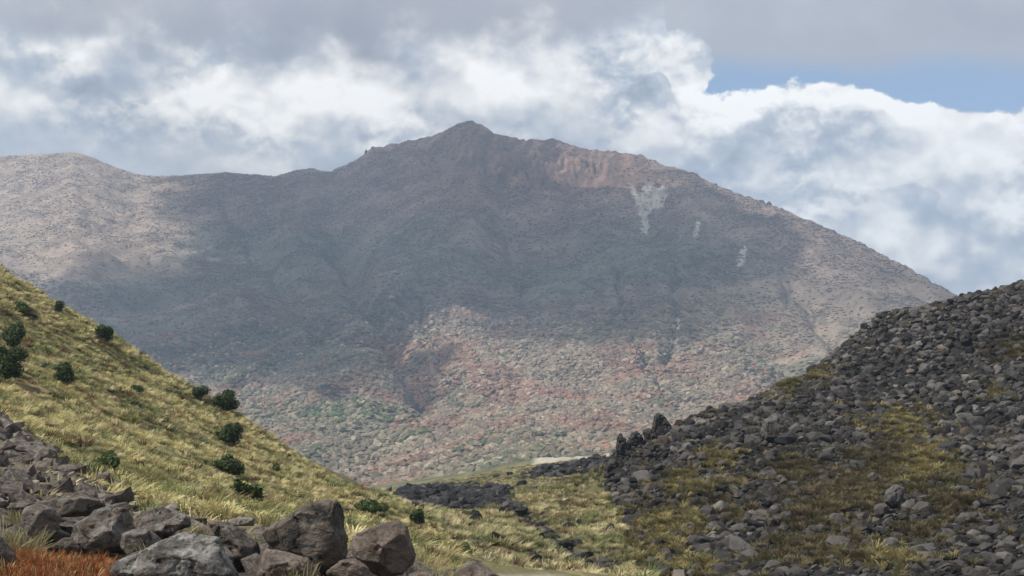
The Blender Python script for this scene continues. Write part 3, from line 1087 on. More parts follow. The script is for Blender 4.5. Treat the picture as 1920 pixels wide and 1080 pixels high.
rock_forms = [bpy.data.objects.new('rock_form', rock_mesh(k, m_rock_i)) for k in range(12)]
rock_forms2 = [bpy.data.objects.new('rock_form', rock_mesh(k, m_rock_i)) for k in range(12)]
rock_meshes = [rock_mesh(k, m_rock_o, 34) for k in range(14)]


def rock_cols(n):
    q = rng.random(n)
    g = 0.011 + 0.066 * q ** 2.0
    g = np.where(rng.random(n) < 0.14, g + 0.07 * rng.random(n), g)
    c = np.c_[g * 1.04, g, g * 0.98]
    return np.where((rng.random(n) < 0.12)[:, None], c * C3(1.12, 0.98, 0.86), c)


def upright(n, tilt=0.35):
    return np.c_[rng.normal(0, tilt, n), rng.normal(0, tilt, n), rng.random(n) * 6.28]


def lava_points(n, keep_grass):
    X, Y = cand(n, LAVA, margin=40)
    Z = zat(X, Y)
    px, py = proj(X, Y, Z)
    la, lb = lava_grass(px, py)
    k = (rng.random(len(X)) > np.maximum(la, lb) * keep_grass) & (py > 480)
    return X[k], Y[k], Z[k], px[k], py[k]


# rubble: all the stones too many to count
X, Y, Z, px, py = lava_points(200000, 0.96)
n = len(X)
crest = sst(py, 760, 640)
r = 0.14 + 0.46 * rng.random(n) ** 2.6
r = r * (0.8 + 0.25 * sst(Y, 60, 130))
P = np.c_[X, Y, Z + r * (0.12 + 0.35 * rng.random(n))]
lava_stuff = scatter('lava_rubble', P, upright(n), np.c_[r, r, r], rng.integers(0, 12, n), rock_cols(n) * (0.45 + 1.1 * fbm(X / 6, Y / 6, 441, 3))[:, None] * C3(1.05, 1.0, 0.94), rock_forms, lava_o)
print('lava rubble', n)
# the 300 rocks of the slope that show largest
X, Y, Z, px, py = lava_points(2600, 0.97)
k = (px > 1120) & (px < 1930) & (py < 1085) & (py > 500)
X, Y, Z = X[k], Y[k], Z[k]
r = 0.36 + 0.46 * rng.random(len(X)) ** 2
sel = []
for i in np.argsort(-r / Y):
    if all((X[i] - X[j]) ** 2 + (Y[i] - Y[j]) ** 2 > (0.8 * (r[i] + r[j])) ** 2 for j in sel):
        sel.append(i)
    if len(sel) == 300:
        break
for i in sel:
    o = obj('rock', rock_meshes[int(rng.integers(0, 14))], lava_o)
    o.location = (X[i], Y[i], Z[i] + r[i] * 0.33)
    o.rotation_euler = tuple(upright(1, 0.4)[0])
    s = r[i]
    o.scale = (s, s, s)

# rocks of the valley floor
X, Y = cand(60000, box=(-40, 55, 60, 240), margin=0)
k = ~inpoly(X, Y, HILL) & ~inpoly(X, Y, LAVA)
X, Y = X[k], Y[k]
Z = zat(X, Y)
px, py = proj(X, Y, Z)
vr = valley_rock(px, py, X, Y)
k = (rng.random(len(X)) < vr * 0.75 + 0.008) & (px > 715) & (px < 1220) & (valley_sand(px, py, X, Y) < 0.3)
X, Y, Z, vr = X[k], Y[k], Z[k], vr[k]
n = len(X)
r = (0.16 + 0.62 * rng.random(n) ** 2.2) * (0.8 + 0.5 * sst(Y, 120, 170))
scatter('valley_rocks', np.c_[X, Y, Z + r * 0.35], upright(n), np.c_[r, r, r * 0.95], rng.integers(0, 12, n), rock_cols(n) * 0.7, rock_forms2, vall_o)
print('valley rocks', n)

# scree at the foot of the grassy hill: slabs and stones one can pick out
m_scree = mat_boulder('scree_stone', (0.185, 0.145, 0.116), (0.060, 0.050, 0.044), (0.26, 0.25, 0.225), 0.55, 0.35, 0.25)
slab_meshes = [rock_mesh(40 + k, m_scree, 20) for k in range(10)]
X, Y = cand(42000, box=(-24, 25, -2, 66), margin=30)
Z = zat(X, Y)
px, py = proj(X, Y, Z)
k = (rng.random(len(X)) < scree_mask(px, py)) & (py < 985) & (px > -25) & (px < 520) & inpoly(X, Y, HILL)
X, Y, Z, py = X[k], Y[k], Z[k], py[k]
r = 0.10 + 0.36 * rng.random(len(X)) ** 2.2
sel = []
r = r * (0.75 + 0.5 * sst(Y, 25, 50))
for i in np.argsort(-r / Y):
    if all((X[i] - X[j]) ** 2 + (Y[i] - Y[j]) ** 2 > (0.62 * (r[i] + r[j])) ** 2 for j in sel):
        sel.append(i)
    if len(sel) == 300:
        break
for i in sel:
    o = obj('stone', slab_meshes[int(rng.integers(0, 10))], hill_o)
    o.location = (X[i], Y[i], Z[i] + r[i] * 0.22)
    o.rotation_euler = (rng.normal(0.15, 0.3), rng.normal(0.25, 0.3), rng.random() * 6.28)
    o.scale = (r[i] * 1.15, r[i] * 1.0, r[i] * 0.75)


ss_ = set(sel)
rest = np.array([i for i in range(len(X)) if i not in ss_])[:14000]
n = len(rest)
rr_ = 0.05 + 0.20 * rng.random(n) ** 2.4
g_ = 0.09 + 0.14 * rng.random(n)
scatter('scree_stones', np.c_[X[rest], Y[rest], Z[rest] + rr_ * 0.2], np.c_[rng.normal(0.1, 0.3, n), rng.normal(0.25, 0.3, n), rng.random(n) * 6.28], np.c_[rr_ * 1.2, rr_, rr_ * 0.75],
        rng.integers(0, 12, n), np.c_[g_ * 1.08, g_ * 0.92, g_ * 0.78], [bpy.data.objects.new('rock_form', rock_mesh(k, m_rock_i)) for k in range(12)], hill_o)

# =================================================================== LAVA CRAG at the end of the right slope
def remesh_hull(name, pts, voxel, mat, amp, freq, seed, smooth=True, strata=0.0, chip=1.0):
    bm = bmesh.new()
    for p in pts:
        bm.verts.new(p)
    bmesh.ops.convex_hull(bm, input=bm.verts)
    for v in [v for v in bm.verts if not v.link_faces]:
        bm.verts.remove(v)
    if chip < 1.0:                                   # split faces along a few joint planes: sharp fractured facets
        rr2 = np.random.default_rng(seed * 7 + 1)
        cen = np.mean([v.co[:] for v in bm.verts], axis=0)
        for _ in range(9):
            nv = rr2.normal(size=3); nv[1] = -abs(nv[1]) - 0.2; nv /= np.linalg.norm(nv)
            sup = max(float(np.dot(np.array(v.co[:]) - cen, nv)) for v in bm.verts)
            bmesh.ops.bisect_plane(bm, geom=bm.verts[:] + bm.edges[:] + bm.faces[:], plane_co=tuple(cen + nv * sup * (0.74 + 0.18 * rr2.random())), plane_no=tuple(nv), clear_outer=True)
            bmesh.ops.convex_hull(bm, input=bm.verts)
            for v in [v for v in bm.verts if not v.link_faces]:
                bm.verts.remove(v)
    bmesh.ops.recalc_face_normals(bm, faces=bm.faces)
    me = bpy.data.meshes.new(name)
    bm.to_mesh(me)
    bm.free()
    o = bpy.data.objects.new(name, me)
    COL.objects.link(o)
    md = o.modifiers.new('r', 'REMESH')
    md.mode = 'VOXEL'
    md.voxel_size = voxel
    dg = bpy.context.evaluated_depsgraph_get()
    me2 = bpy.data.meshes.new_from_object(o.evaluated_get(dg))
    bpy.data.objects.remove(o)
    bpy.data.meshes.remove(me)
    n = len(me2.vertices)
    co = np.empty(n * 3); me2.vertices.foreach_get('co', co); co = co.reshape(-1, 3)
    no = np.empty(n * 3); me2.vertices.foreach_get('normal', no); no = no.reshape(-1, 3)
    d = (fbm3(co * freq + seed * 3.7, seed, 6, 0.58) - 0.5) * (0.75 + 1.85 * chip) * amp
    rg = 1 - np.abs(2 * fbm3(co * freq * 0.8 + seed * 1.3, seed + 50, 4, 0.6) - 1) * 2
    d -= np.clip(rg - 0.6, 0, 1) * amp * 2.4 * chip
    ck = np.abs(fbm3(co * freq * 1.1 + seed * 2.1, seed + 70, 4, 0.55) - 0.5)
    d -= sst(ck, 0.035, 0.0) * amp * (0.6 + 0.7 * chip)
    pc = fbm3(co * freq * 1.6 + seed * 4.1, seed + 90, 2)
    d += (np.floor(pc * 7) / 7 - pc) * amp * (0.8 + 0.8 * chip)
    if strata:
        w = co @ np.array([0.35, 0.1, 1.0])
        d += strata * (vn(w * freq * 3.2 + 4 * fbm3(co * freq * 0.5, seed + 9, 2), w * 0 + seed, seed) - 0.5)
    co = co + no * d[:, None]
    me2.vertices.foreach_set('co', co.astype(np.float32).ravel())
    me2.polygons.foreach_set('use_smooth', np.full(len(me2.polygons), smooth))
    me2.materials.clear()
    me2.materials.append(mat)
    me2.update()
    me2.name = name
    return me2


def centred(name, me, parent=None):
    """object with its origin at the middle of its base"""
    n = len(me.vertices)
    co = np.empty(n * 3, np.float32); me.vertices.foreach_get('co', co); co = co.reshape(-1, 3)
    c = np.array([co[:, 0].mean(), co[:, 1].mean(), co[:, 2].min()], np.float32)
    me.vertices.foreach_set('co', (co - c).ravel())
    me.update()
    o = obj(name, me, parent)
    o.location = tuple(float(q) for q in c)
    return o


m_crag = mat_boulder('crag_lava', (0.040, 0.037, 0.035), (0.014, 0.0135, 0.013), (0.17, 0.165, 0.15), 0.35, 0.5, 0.3, warm=(0.07, 0.055, 0.045))


def craggy(name, outline, Y, depth, seed, amp=0.22):
    pts = [pt(px, py, Y) for px, py in outline]
    cx = sum(p[0] for p in outline) / len(outline)
    cy = sum(p[1] for p in outline) / len(outline)
    for px, py in outline:
        pts.append(pt(cx + (px - cx) * 0.78, cy + (py - cy) * 0.84, Y - depth * 0.5))
        pts.append(pt(cx + (px - cx) * 0.78, cy + (py - cy) * 0.84, Y + depth * 0.5))
    return centred(name, remesh_hull(name, pts, 0.075, m_crag, amp, 1.3, seed, False))


tag(craggy('pointed_rock', [(1216, 842), (1222, 800), (1226, 780), (1233, 773), (1243, 778), (1256, 792), (1268, 812), (1280, 842)], 120.6, 1.2, 5, 0.08),
    'dark pointed lava spire leaning left on the crag at the end of the right slope', 'rock')
crag_o = empty('lava_crag', pt(1205, 900, 118.5))
tag(crag_o, 'black jagged lava crag below the pointed spire at the left end of the right slope', 'crag')
bpy.context.view_layer.update()
for k, (ol, Yk, dk) in enumerate([
        ([(1152, 900), (1150, 850), (1157, 816), (1166, 811), (1178, 822), (1186, 860), (1184, 905)], 118.4, 1.6), ([(1176, 900), (1178, 822), (1190, 808), (1204, 812), (1212, 840), (1208, 900)], 119.2, 1.6),
        ([(1202, 890), (1206, 806), (1218, 800), (1232, 815), (1244, 850), (1240, 900)], 119.8, 1.8), ([(1240, 880), (1250, 822), (1268, 806), (1283, 812), (1292, 840), (1288, 880)], 120.4, 1.8),
        ([(1126, 930), (1130, 886), (1142, 860), (1156, 858), (1166, 890), (1168, 935)], 117.0, 1.6), ([(1160, 940), (1166, 880), (1180, 858), (1206, 866), (1218, 900), (1212, 945)], 116.2, 1.8),
        ([(1208, 920), (1214, 860), (1236, 846), (1254, 862), (1260, 915)], 117.0, 1.7), ([(1252, 905), (1256, 860), (1278, 846), (1300, 858), (1304, 900)], 118.0, 1.6)]):
    o = craggy('crag_block', ol, Yk, dk, 60 + k)
    o.parent = crag_o
    o.matrix_parent_inverse = crag_o.matrix_world.inverted()

def ground_Y(px, py, y0=27.0, y1=150.0):
    """nearest distance at which the terrain is seen at this pixel"""
    Ys = np.linspace(y0, y1, 1200)
    a, b = (px - 960.0) / FPX, (540.0 - py) / FPX
    dy, dz = CP - b * SP, SP + b * CP
    d = zat(a / dy * Ys, Ys) - dz / dy * Ys
    k = np.argmax(d > 0)
    return float(Ys[k]) if d[k] > 0 else None


# two rocks that stand out on the slope
m_big = mat_boulder('slope_boulder', (0.105, 0.095, 0.090), (0.045, 0.042, 0.040), (0.20, 0.19, 0.175), 0.5, 0.4, 0.3)


def blocky(name, outline, Y, depth, mat, seed, voxel, amp, freq, label, cat='boulder', front=(), strata=0.0, back=0.7):
    pts = [pt(px, py, Y) for px, py in outline]
    cx = sum(p[0] for p in outline) / len(outline)
    cy = sum(p[1] for p in outline) / len(outline)
    for px, py in outline:
        pts.append(pt(cx + (px - cx) * 0.80, cy + (py - cy) * 0.80, Y - depth * 0.38))
        pts.append(pt(cx + (px - cx) * back, cy + (py - cy) * 0.8, Y + depth * 0.62))
    for px, py, dy in front:
        pts.append(pt(px, py, Y - dy))
    me = remesh_hull(name, pts, voxel, mat, amp, freq, seed, True, strata, 0.25)
    o = centred(name, me)
    tag(o, label, cat)
    return o


blocky('boulder', [(1424, 812), (1432, 787), (1450, 774), (1470, 780), (1481, 805), (1474, 834), (1440, 840)], ground_Y(1452, 832) - 0.2, 2.2, m_big, 301, 0.08, 0.18, 1.1, 'big grey brown boulder standing out midway along the crest of the lava slope')
blocky('boulder', [(1655, 950), (1660, 918), (1678, 905), (1698, 914), (1692, 940), (1672, 960)], ground_Y(1672, 954), 1.2, m_big, 305, 0.06, 0.12, 1.4, 'tall dark slab standing among the brown heather of the lava slope')

# =================================================================== FOREGROUND BOULDERS
mb_dark = mat_boulder('boulder_dark', (0.138, 0.108, 0.084), (0.036, 0.031, 0.027), (0.21, 0.205, 0.175), 0.55, 0.95, 0.2)
mb_brown = mat_boulder('boulder_brown', (0.200, 0.152, 0.122), (0.088, 0.068, 0.056), (0.25, 0.235, 0.21), 0.35, 0.45, 0.15, warm=(0.245, 0.180, 0.135))
mb_pale = mat_boulder('boulder_pale', (0.165, 0.150, 0.135), (0.055, 0.050, 0.046), (0.34, 0.335, 0.305), 0.8, 0.9, 0.35)
mb_pit = mat_boulder('boulder_pitted', (0.195, 0.166, 0.144), (0.090, 0.077, 0.068), (0.26, 0.25, 0.23), 0.4, 0.2, 1.0)
mb_grey = mat_boulder('boulder_grey', (0.168, 0.134, 0.108), (0.055, 0.047, 0.041), (0.27, 0.265, 0.24), 0.65, 0.5, 0.45)
BO = [
    ([(482, 1004), (525, 982), (545, 956), (590, 938), (612, 935), (642, 943), (653, 968), (655, 1010), (648, 1058), (610, 1078), (540, 1046), (495, 1022)], 20.0, 1.0, mb_dark, 11, 0.045, 2.0,
     'large dark boulder with a slanting ridge and black streaks beside the rounded brown boulder', [(585, 980, 0.50), (600, 1035, 0.48), (545, 1012, 0.40)], 0.05),
    ([(650, 1015), (666, 996), (693, 985), (715, 988), (727, 975), (748, 974), (765, 986), (769, 1022), (784, 1043), (778, 1062), (757, 1082), (713, 1088), (678, 1064), (660, 1049)], 19.2, 0.8, mb_brown, 12, 0.045, 2.2,
     'rounded brown boulder with a shaded black right side at the end of the boulder row', [(690, 1030, 0.42), (722, 1058, 0.45), (740, 1012, 0.30)], 0.02),
    ([(610, 1074), (636, 1050), (668, 1046), (692, 1064), (716, 1090), (612, 1098)], 18.3, 0.45, mb_brown, 13, 0.025, 3.2,
     'low brown slab wedged at the bottom between the two largest boulders', [], 0.02),
    ([(474, 1062), (488, 1022), (520, 1028), (550, 1042), (580, 1045), (602, 1076), (594, 1100), (470, 1100)], 18.5, 0.6, mb_brown, 14, 0.03, 2.6,
     'small blunt brown boulder below the large streaked boulder', [(525, 1055, 0.32)], 0.02),
    ([(388, 976), (425, 976), (457, 993), (482, 1016), (495, 1050), (484, 1096), (440, 1094), (415, 1036), (395, 1008)], 20.4, 0.8, mb_grey, 15, 0.04, 2.2,
     'dark grey boulder sloping down to the right behind the pale lichened slab', [(440, 1012, 0.42)], 0.04),
    ([(196, 1056), (245, 1047), (288, 1035), (316, 1018), (346, 994), (361, 999), (378, 1014), (410, 1008), (420, 1027), (442, 1057), (464, 1098), (330, 1100), (200, 1098)], 18.0, 0.9, mb_pale, 16, 0.035, 2.4,
     'wide pale slab whitened by lichen beside the red grass', [(300, 1052, 0.34), (384, 1042, 0.42), (420, 1075, 0.40)], 0.04),
    ([(36, 962), (50, 950), (70, 943), (100, 950), (115, 967), (112, 994), (96, 1012), (66, 1018), (42, 1004)], 20.2, 0.6, mb_pit, 17, 0.02, 3.0,
     'round grey boulder pocked with dark pits above the red grass', [(74, 978, 0.34)], 0.0),
    ([(28, 948), (95, 935), (155, 928), (184, 936), (214, 954), (165, 970), (110, 972), (50, 966)], 21.8, 0.7, mb_dark, 18, 0.03, 2.4,
     'long dark slab lying behind the round pitted boulder', [], 0.03),
    ([(118, 1000), (138, 985), (176, 958), (207, 950), (242, 955), (253, 975), (250, 1003), (238, 1026), (190, 1046), (135, 1046), (112, 1018)], 19.9, 0.8, mb_grey, 19, 0.05, 2.4,
     'lumpy grey boulder right of the round pitted boulder', [(200, 990, 0.40), (170, 1015, 0.40)], 0.03),
    ([(250, 976), (280, 953), (326, 950), (362, 966), (358, 986), (318, 1012), (280, 1016), (252, 1002)], 20.4, 0.7, mb_grey, 20, 0.04, 2.4,
     'flat topped grey boulder above the peak of the pale slab', [(310, 975, 0.36)], 0.05),
    ([(226, 1000), (250, 990), (278, 990), (308, 1010), (290, 1036), (256, 1050), (222, 1038)], 19.0, 0.5, mb_pit, 21, 0.03, 3.2,
     'small hollowed boulder between the lumpy grey boulder and the pale slab', [(262, 1012, 0.25)], 0.0),
    ([(-40, 992), (0, 1002), (16, 1028), (33, 1040), (34, 1058), (18, 1078), (-10, 1100), (-60, 1090)], 17.4, 0.6, mb_dark, 22, 0.03, 2.8,
     'dark boulder cut by the left edge beside the red grass', [], 0.03),
    ([(412, 978), (450, 969), (478, 971), (476, 986), (430, 986)], 22.2, 0.45, mb_grey, 23, 0.015, 3.0,
     'thin flat slab at the back of the row below the round hillside shrubs', [], 0.02),
    ([(846, 1082), (862, 1061), (887, 1049), (908, 1057), (925, 1073), (950, 1086), (945, 1105), (846, 1105)], 19.4, 0.5, mb_brown, 24, 0.03, 2.8,
     'lone dark boulder top at the bottom edge right of the boulder row', [(890, 1075, 0.26)], 0.02),
    ([(766, 1078), (792, 1069), (816, 1077), (824, 1096), (764, 1098)], 18.6, 0.35, mb_brown, 25, 0.02, 3.2,
     'small flat stone at the bottom edge beside the rounded brown boulder', [], 0.02)]
for (ol, Yb, dp, mt, sd, am, fr, lb_, fr_pts, stt) in BO:
    blocky('boulder', ol, Yb, dp, mt, sd, 0.019, am, fr, lb_, 'boulder', fr_pts, stt)

# small stones packed between the boulders
m_peb = mat_boulder('foreground_stone', (0.200, 0.166, 0.140), (0.080, 0.068, 0.059), (0.26, 0.25, 0.225), 0.6, 0.4, 0.25)
peb_meshes = [rock_mesh(70 + k, m_peb, 22) for k in range(8)]
X, Y = cand(3000, box=(-7.6, 19.8, -0.4, 25.5), margin=0)
r = 0.08 + 0.24 * rng.random(len(X)) ** 1.8
sel = []
for i in np.argsort(-r):
    if all((X[i] - X[j]) ** 2 + (Y[i] - Y[j]) ** 2 > (0.75 * (r[i] + r[j])) ** 2 for j in sel):
        sel.append(i)
    if len(sel) == 150:
        break
Z = zat(X, Y)
for i in sel:
    o = obj('stone', peb_meshes[int(rng.integers(0, 8))], vall_o)
    o.location = (X[i], Y[i], Z[i] + r[i] * 0.3)
    o.rotation_euler = tuple(upright(1, 0.4)[0])
    o.scale = (r[i] * 1.15, r[i], r[i] * 0.8)

# =================================================================== FOREGROUND GRASS
m_fine = m_grass
fine = [tuft_variant(40 + k, 30, 0.42, 0.26, (0.05, 0.0), 0.013, 0.55) for k in range(3)]
fineb = [tuft_variant(50 + k, 34, 0.42, 0.24, (0.15, 0.0), 0.010, 0.45) for k in range(3)]
n = 520
pxs = 18 + 190 * rng.random(n); Ys = 16.6 + 2.3 * rng.random(n)
keep = (pxs < 200) | (Ys > 18.4)
pxs, Ys = pxs[keep], Ys[keep]; n = len(pxs)
Xs = (pxs - 960) / FPX * Ys
Zs = zat(Xs, Ys)
sc1 = 0.40 + 0.36 * rng.random(n)
cc = lerp(C3(0.26, 0.062, 0.020), C3(0.36, 0.16, 0.055), rng.random(n)) * (0.35 + 0.8 * rng.random(n))[:, None]
cc = np.where((rng.random(n) < 0.15)[:, None], C3(0.36, 0.27, 0.13), cc)
o = scatter('red_grass', np.c_[Xs, Ys, Zs], upright(n, 0.12), np.c_[sc1, sc1, sc1], rng.integers(0, 3, n), cc, fine)
tag(o, 'patch of rust red grass at the bottom left between boulders', 'grass', kind='stuff')
pl = []
for (a, b, Yk, cnt) in [(10, 40, 20.6, 14), (20, 60, 19.3, 8), (540, 585, 17.9, 7), (800, 860, 21.5, 26), (780, 850, 24, 26), (430, 520, 23.4, 22), (200, 420, 23.6, 30), (260, 300, 18.6, 6), (0, 60, 22.8, 14), (640, 830, 26, 40), (500, 660, 24.5, 30)]:
    for i in range(cnt):
        pl.append(((a + (b - a) * rng.random() - 960) / FPX * Yk, Yk + rng.normal(0, 0.25)))
pl = np.array(pl); n = len(pl)
Zs = zat(pl[:, 0], pl[:, 1])
sc1 = 0.7 + 0.6 * rng.random(n)
cc = lerp(C3(0.33, 0.28, 0.15), C3(0.20, 0.19, 0.08), rng.random(n) ** 1.5) * (0.7 + 0.5 * rng.random(n))[:, None]
o = scatter('pale_grass', np.c_[pl[:, 0], pl[:, 1], Zs], upright(n, 0.15), np.c_[sc1, sc1, sc1], rng.integers(0, 3, n), cc, fineb)
tag(o, 'wisps of pale dry grass between the foreground boulders', 'grass', kind='stuff')


# =================================================================== SHRUBS
def mat_leaf(name, a, b):
    m, t, bs, out = new_mat(name)
    ge = t.node('ShaderNodeNewGeometry')
    c = t.ramp(ge.outputs['Random Per Island'], [(0.0, a), (0.7, b), (1.0, tuple(q * 1.7 for q in b))])
    t.put(bs.inputs['Base Color'], c)
    bs.inputs['Roughness'].default_value = 0.55
    tr = t.node('ShaderNodeBsdfTranslucent')
    t.put(tr.inputs[0], c)
    mx = t.node('ShaderNodeMixShader')
    mx.inputs[0].default_value = 0.2
    t.l.new(bs.outputs[0], mx.inputs[1])
    t.l.new(tr.outputs[0], mx.inputs[2])
    t.l.new(mx.outputs[0], out.inputs[0])
    return m


m_leaf_d = mat_leaf('leaf_dark', (0.020, 0.032, 0.009), (0.042, 0.066, 0.016))
m_leaf_m = mat_leaf('leaf_mid', (0.040, 0.065, 0.018), (0.075, 0.110, 0.030))
m_stem, _t, _b, _o = new_mat('shrub_stem')
_t.put(_b.inputs['Base Color'], _t.mix(_t.noise(objc(_t), 8.0, 4), (0.05, 0.038, 0.028), (0.12, 0.10, 0.08)))


def shrub(px, py, w, h, Y, label, mat, seed, leaf=0.075, lobes=None):
    """w, h in photo pixels; (px, py) the middle of the crown; stands on the hill"""
    r = np.random.default_rng(seed)
    X = (px - 960) / FPX * Y
    W, Hh = w / FPX * Y * 1.05, h / FPX * Y * 1.08
    zg = float(zat(np.array([X]), np.array([Y]))[0])
    ctop = pt(px, py - h / 2, Y)[2]
    root = empty('shrub', (X, Y, zg))
    nl = lobes or int(7 + r.integers(0, 4))
    L = []
    for k in range(nl):
        L.append((r.uniform(-0.27, 0.27) * W, r.normal(0, 0.18) * W, Hh * (0.28 + 0.45 * r.random()), W * (0.15 + 0.15 * r.random()), Hh * (0.15 + 0.15 * r.random())))
    nlf = int(np.clip(W * Hh * 1500, 500, 3800))
    li = r.integers(0, nl, nlf)
    LA = np.array(L)[li]
    d = r.normal(size=(nlf, 3)); d /= np.linalg.norm(d, axis=1)[:, None]
    rad = 0.45 + 0.75 * r.random(nlf) ** 0.8
    C = LA[:, :3] + d * np.c_[LA[:, 3], LA[:, 3], LA[:, 4]] * rad[:, None]
    C[:, 2] = np.maximum(C[:, 2], 0.03)
    nrm = d + r.normal(0, 0.55, (nlf, 3)) + np.array([0, 0, 0.3]); nrm /= np.linalg.norm(nrm, axis=1)[:, None]
    t1 = np.cross(nrm, r.normal(size=(nlf, 3))); t1 /= np.linalg.norm(t1, axis=1)[:, None]
    t2 = np.cross(nrm, t1)
    s = leaf * (0.7 + 0.7 * r.random(nlf))[:, None]
    V = np.stack([C - t1 * s, C + t2 * s * 0.5 + nrm * s * 0.12, C + t1 * s, C - t2 * s * 0.5 + nrm * s * 0.12], 1).reshape(-1, 3)
    F = np.arange(nlf * 4).reshape(-1, 4)
    obj('foliage', mesh_np('foliage', V, F, mat, False), root)
    # branching stem
    SV, SF = [], []
    for k in range(nl):
        p0 = np.array([0, 0, -0.12]) + np.r_[r.normal(0, 0.04, 2), 0]
        p2 = np.array(L[k][:3]); p1 = (p0 + p2) / 2 + np.array([0, 0, 0.1 * Hh])
        b0 = len(SV)
        for f, rad_ in ((0, 0.05), (0.5, 0.035), (1.0, 0.012)):
            c = p0 * (1 - f) ** 2 + 2 * p1 * f * (1 - f) + p2 * f * f
            for q in range(6):
                a = q * math.pi / 3
                SV.append((c[0] + math.cos(a) * rad_, c[1] + math.sin(a) * rad_, c[2]))
        for j in range(2):
            for q in range(6):
                q2 = (q + 1) % 6
                SF.append((b0 + j * 6 + q, b0 + j * 6 + q2, b0 + j * 6 + 6 + q2, b0 + j * 6 + 6 + q))
    obj('stem', mesh_np('stem', np.array(SV), np.array(SF), m_stem, True), root)
    tag(root, label, 'shrub', 'shrubs dotted over the grassy hillside')
    return root


SHR = [  # px, py, w, h, label, material
    (25, 632, 54, 60, 'tall dark shrub by the left edge, upper of the close pair', m_leaf_d),
    (14, 687, 56, 66, 'tall dark shrub cut by the left edge, lower of the close pair', m_leaf_d),
    (123, 702, 46, 44, 'round dark shrub alone in the upper middle of the grassy hill', m_leaf_d),
    (107, 575, 18, 24, 'tiny dark shrub high on the hill near the crest, left of the crest bush', m_leaf_d),
    (192, 594, 38, 30, 'dark shrub breaking the skyline high on the grassy crest', m_leaf_d),
    (377, 740, 30, 26, 'small dark shrub on the crest left of the paired crest bushes', m_leaf_d),
    (420, 756, 50, 42, 'double dark shrub leaning over the crest midway down the hill', m_leaf_d),
    (429, 815, 54, 46, 'rounded dark shrub just below the crest midway down the hill', m_leaf_d),
    (427, 876, 66, 44, 'wide dark shrub directly above the squarish lower one', m_leaf_d),
    (467, 927, 52, 50, 'squarish dark shrub low on the hill above the flat slab', m_leaf_d),
    (700, 950, 58, 40, 'wide glossy green shrub behind the rounded brown boulder', m_leaf_m),
    (785, 974, 32, 34, 'upright green shrub on the lower end of the crest', m_leaf_d),
    (872, 1035, 30, 28, 'small green shrub at the very foot of the hill above the lone boulder', m_leaf_m),
    (207, 872, 54, 38, 'bright green leafy shrub growing above the scree', m_leaf_m),
    (520, 880, 14, 16, 'tiny green shrub on the lower crest right of the wide dark shrub', m_leaf_m),
    (40, 578, 44, 22, 'low brownish green shrub at the top left of the hill', m_leaf_m),
    (255, 732, 30, 16, 'low dull green shrub in the middle of the open grass', m_leaf_m)]
for i, (px_, py_, w_, h_, lb_, mt_) in enumerate(SHR):
    Yk = ground_Y(px_, py_ + h_ * 0.45) or ground_Y(px_, py_ + h_ * 0.8) or 110.0
    shrub(px_, py_, w_, h_, Yk, lb_, mt_, 700 + i)
sh = shrub(382, 1003, 26, 18, 19.35, 'small bright green plant tucked behind the pale lichened slab', m_leaf_m, 790, leaf=0.022)
sh.name = 'leafy_plant'
sh['category'] = 'plant'
del sh['group']

# =================================================================== MOUNTAIN SKYLINE ROCKS
m_tor = mat_boulder('skyline_rock', (0.085, 0.072, 0.066), (0.04, 0.036, 0.034), (0.16, 0.15, 0.14), 0.3, 0.3, 0.0)
for k, (px_, up_, w_) in enumerate([(1443, 7, 20), (1426, 4, 24), (1340, 3, 20), (688, 5, 14), (700, 3, 18), (1555, 2, 20), (1385, 3, 24)]):
    j = int(np.argmin(np.abs(PX[NRM - 41] - px_)))
    i = NRM - 41
    c = np.array([MX[i, j], MY[i, j], MZ[i, j]])
    u = c[1] / FPX
    r = np.random.default_rng(40 + k)
    pts = []
    for _ in range(24):
        f = r.random()
        wd_ = (1 - 0.7 * f) * w_ * u * 0.5
        pts.append((c[0] + r.uniform(-1, 1) * wd_, c[1] + r.uniform(-1, 1) * wd_, c[2] - 9 * u + (up_ + 9) * u * f))
    bm = bmesh.new()
    for p in pts:
        bm.verts.new(p)
    bmesh.ops.convex_hull(bm, input=bm.verts)
    for v in [v for v in bm.verts if not v.link_faces]:
        bm.verts.remove(v)
    bmesh.ops.recalc_face_normals(bm, faces=bm.faces)
    me = bpy.data.meshes.new('rock')
    bm.to_mesh(me); bm.free()
    me.materials.append(m_tor)
    obj('rock', me, mountain)


# =================================================================== CLOUD that shades the mountain (drifting overhead, above the frame)
def on_mountain(px, py):
    j = int(np.argmin(np.abs(PX[int(NRM * 0.5)] - px)))
    col = PY[:NRM - 40, j]
    i = int(np.argmin(np.abs(col - py)))
    return np.array([MX[i, j], MY[i, j], MZ[i, j]])


SHADE = [(292, 318), (315, 385), (330, 440), (372, 492), (300, 488), (220, 480), (160, 505), (80, 530), (60, 620), (200, 690), (330, 688), (470, 722), (560, 742), (640, 752), (760, 760), (720, 690), (700, 640), (760, 590),
         (880, 590), (940, 640), (1050, 655), (1180, 670), (1290, 620), (1330, 560), (1400, 545), (1440, 490), (1400, 430), (1330, 395), (1290, 345), (1225, 335), (1180, 345), (1125, 375), (1065, 372), (1015, 320), (1000, 285),
         (950, 260), (885, 226), (800, 256), (700, 276), (622, 320), (515, 328), (420, 320)]
CLOUD_Z = 1150.0
pl = []
for px_, py_ in SHADE:
    p = on_mountain(px_, py_)
    tt = (CLOUD_Z - p[2]) / S.z
    pl.append((p[0] + S.x * tt, p[1] + S.y * tt))
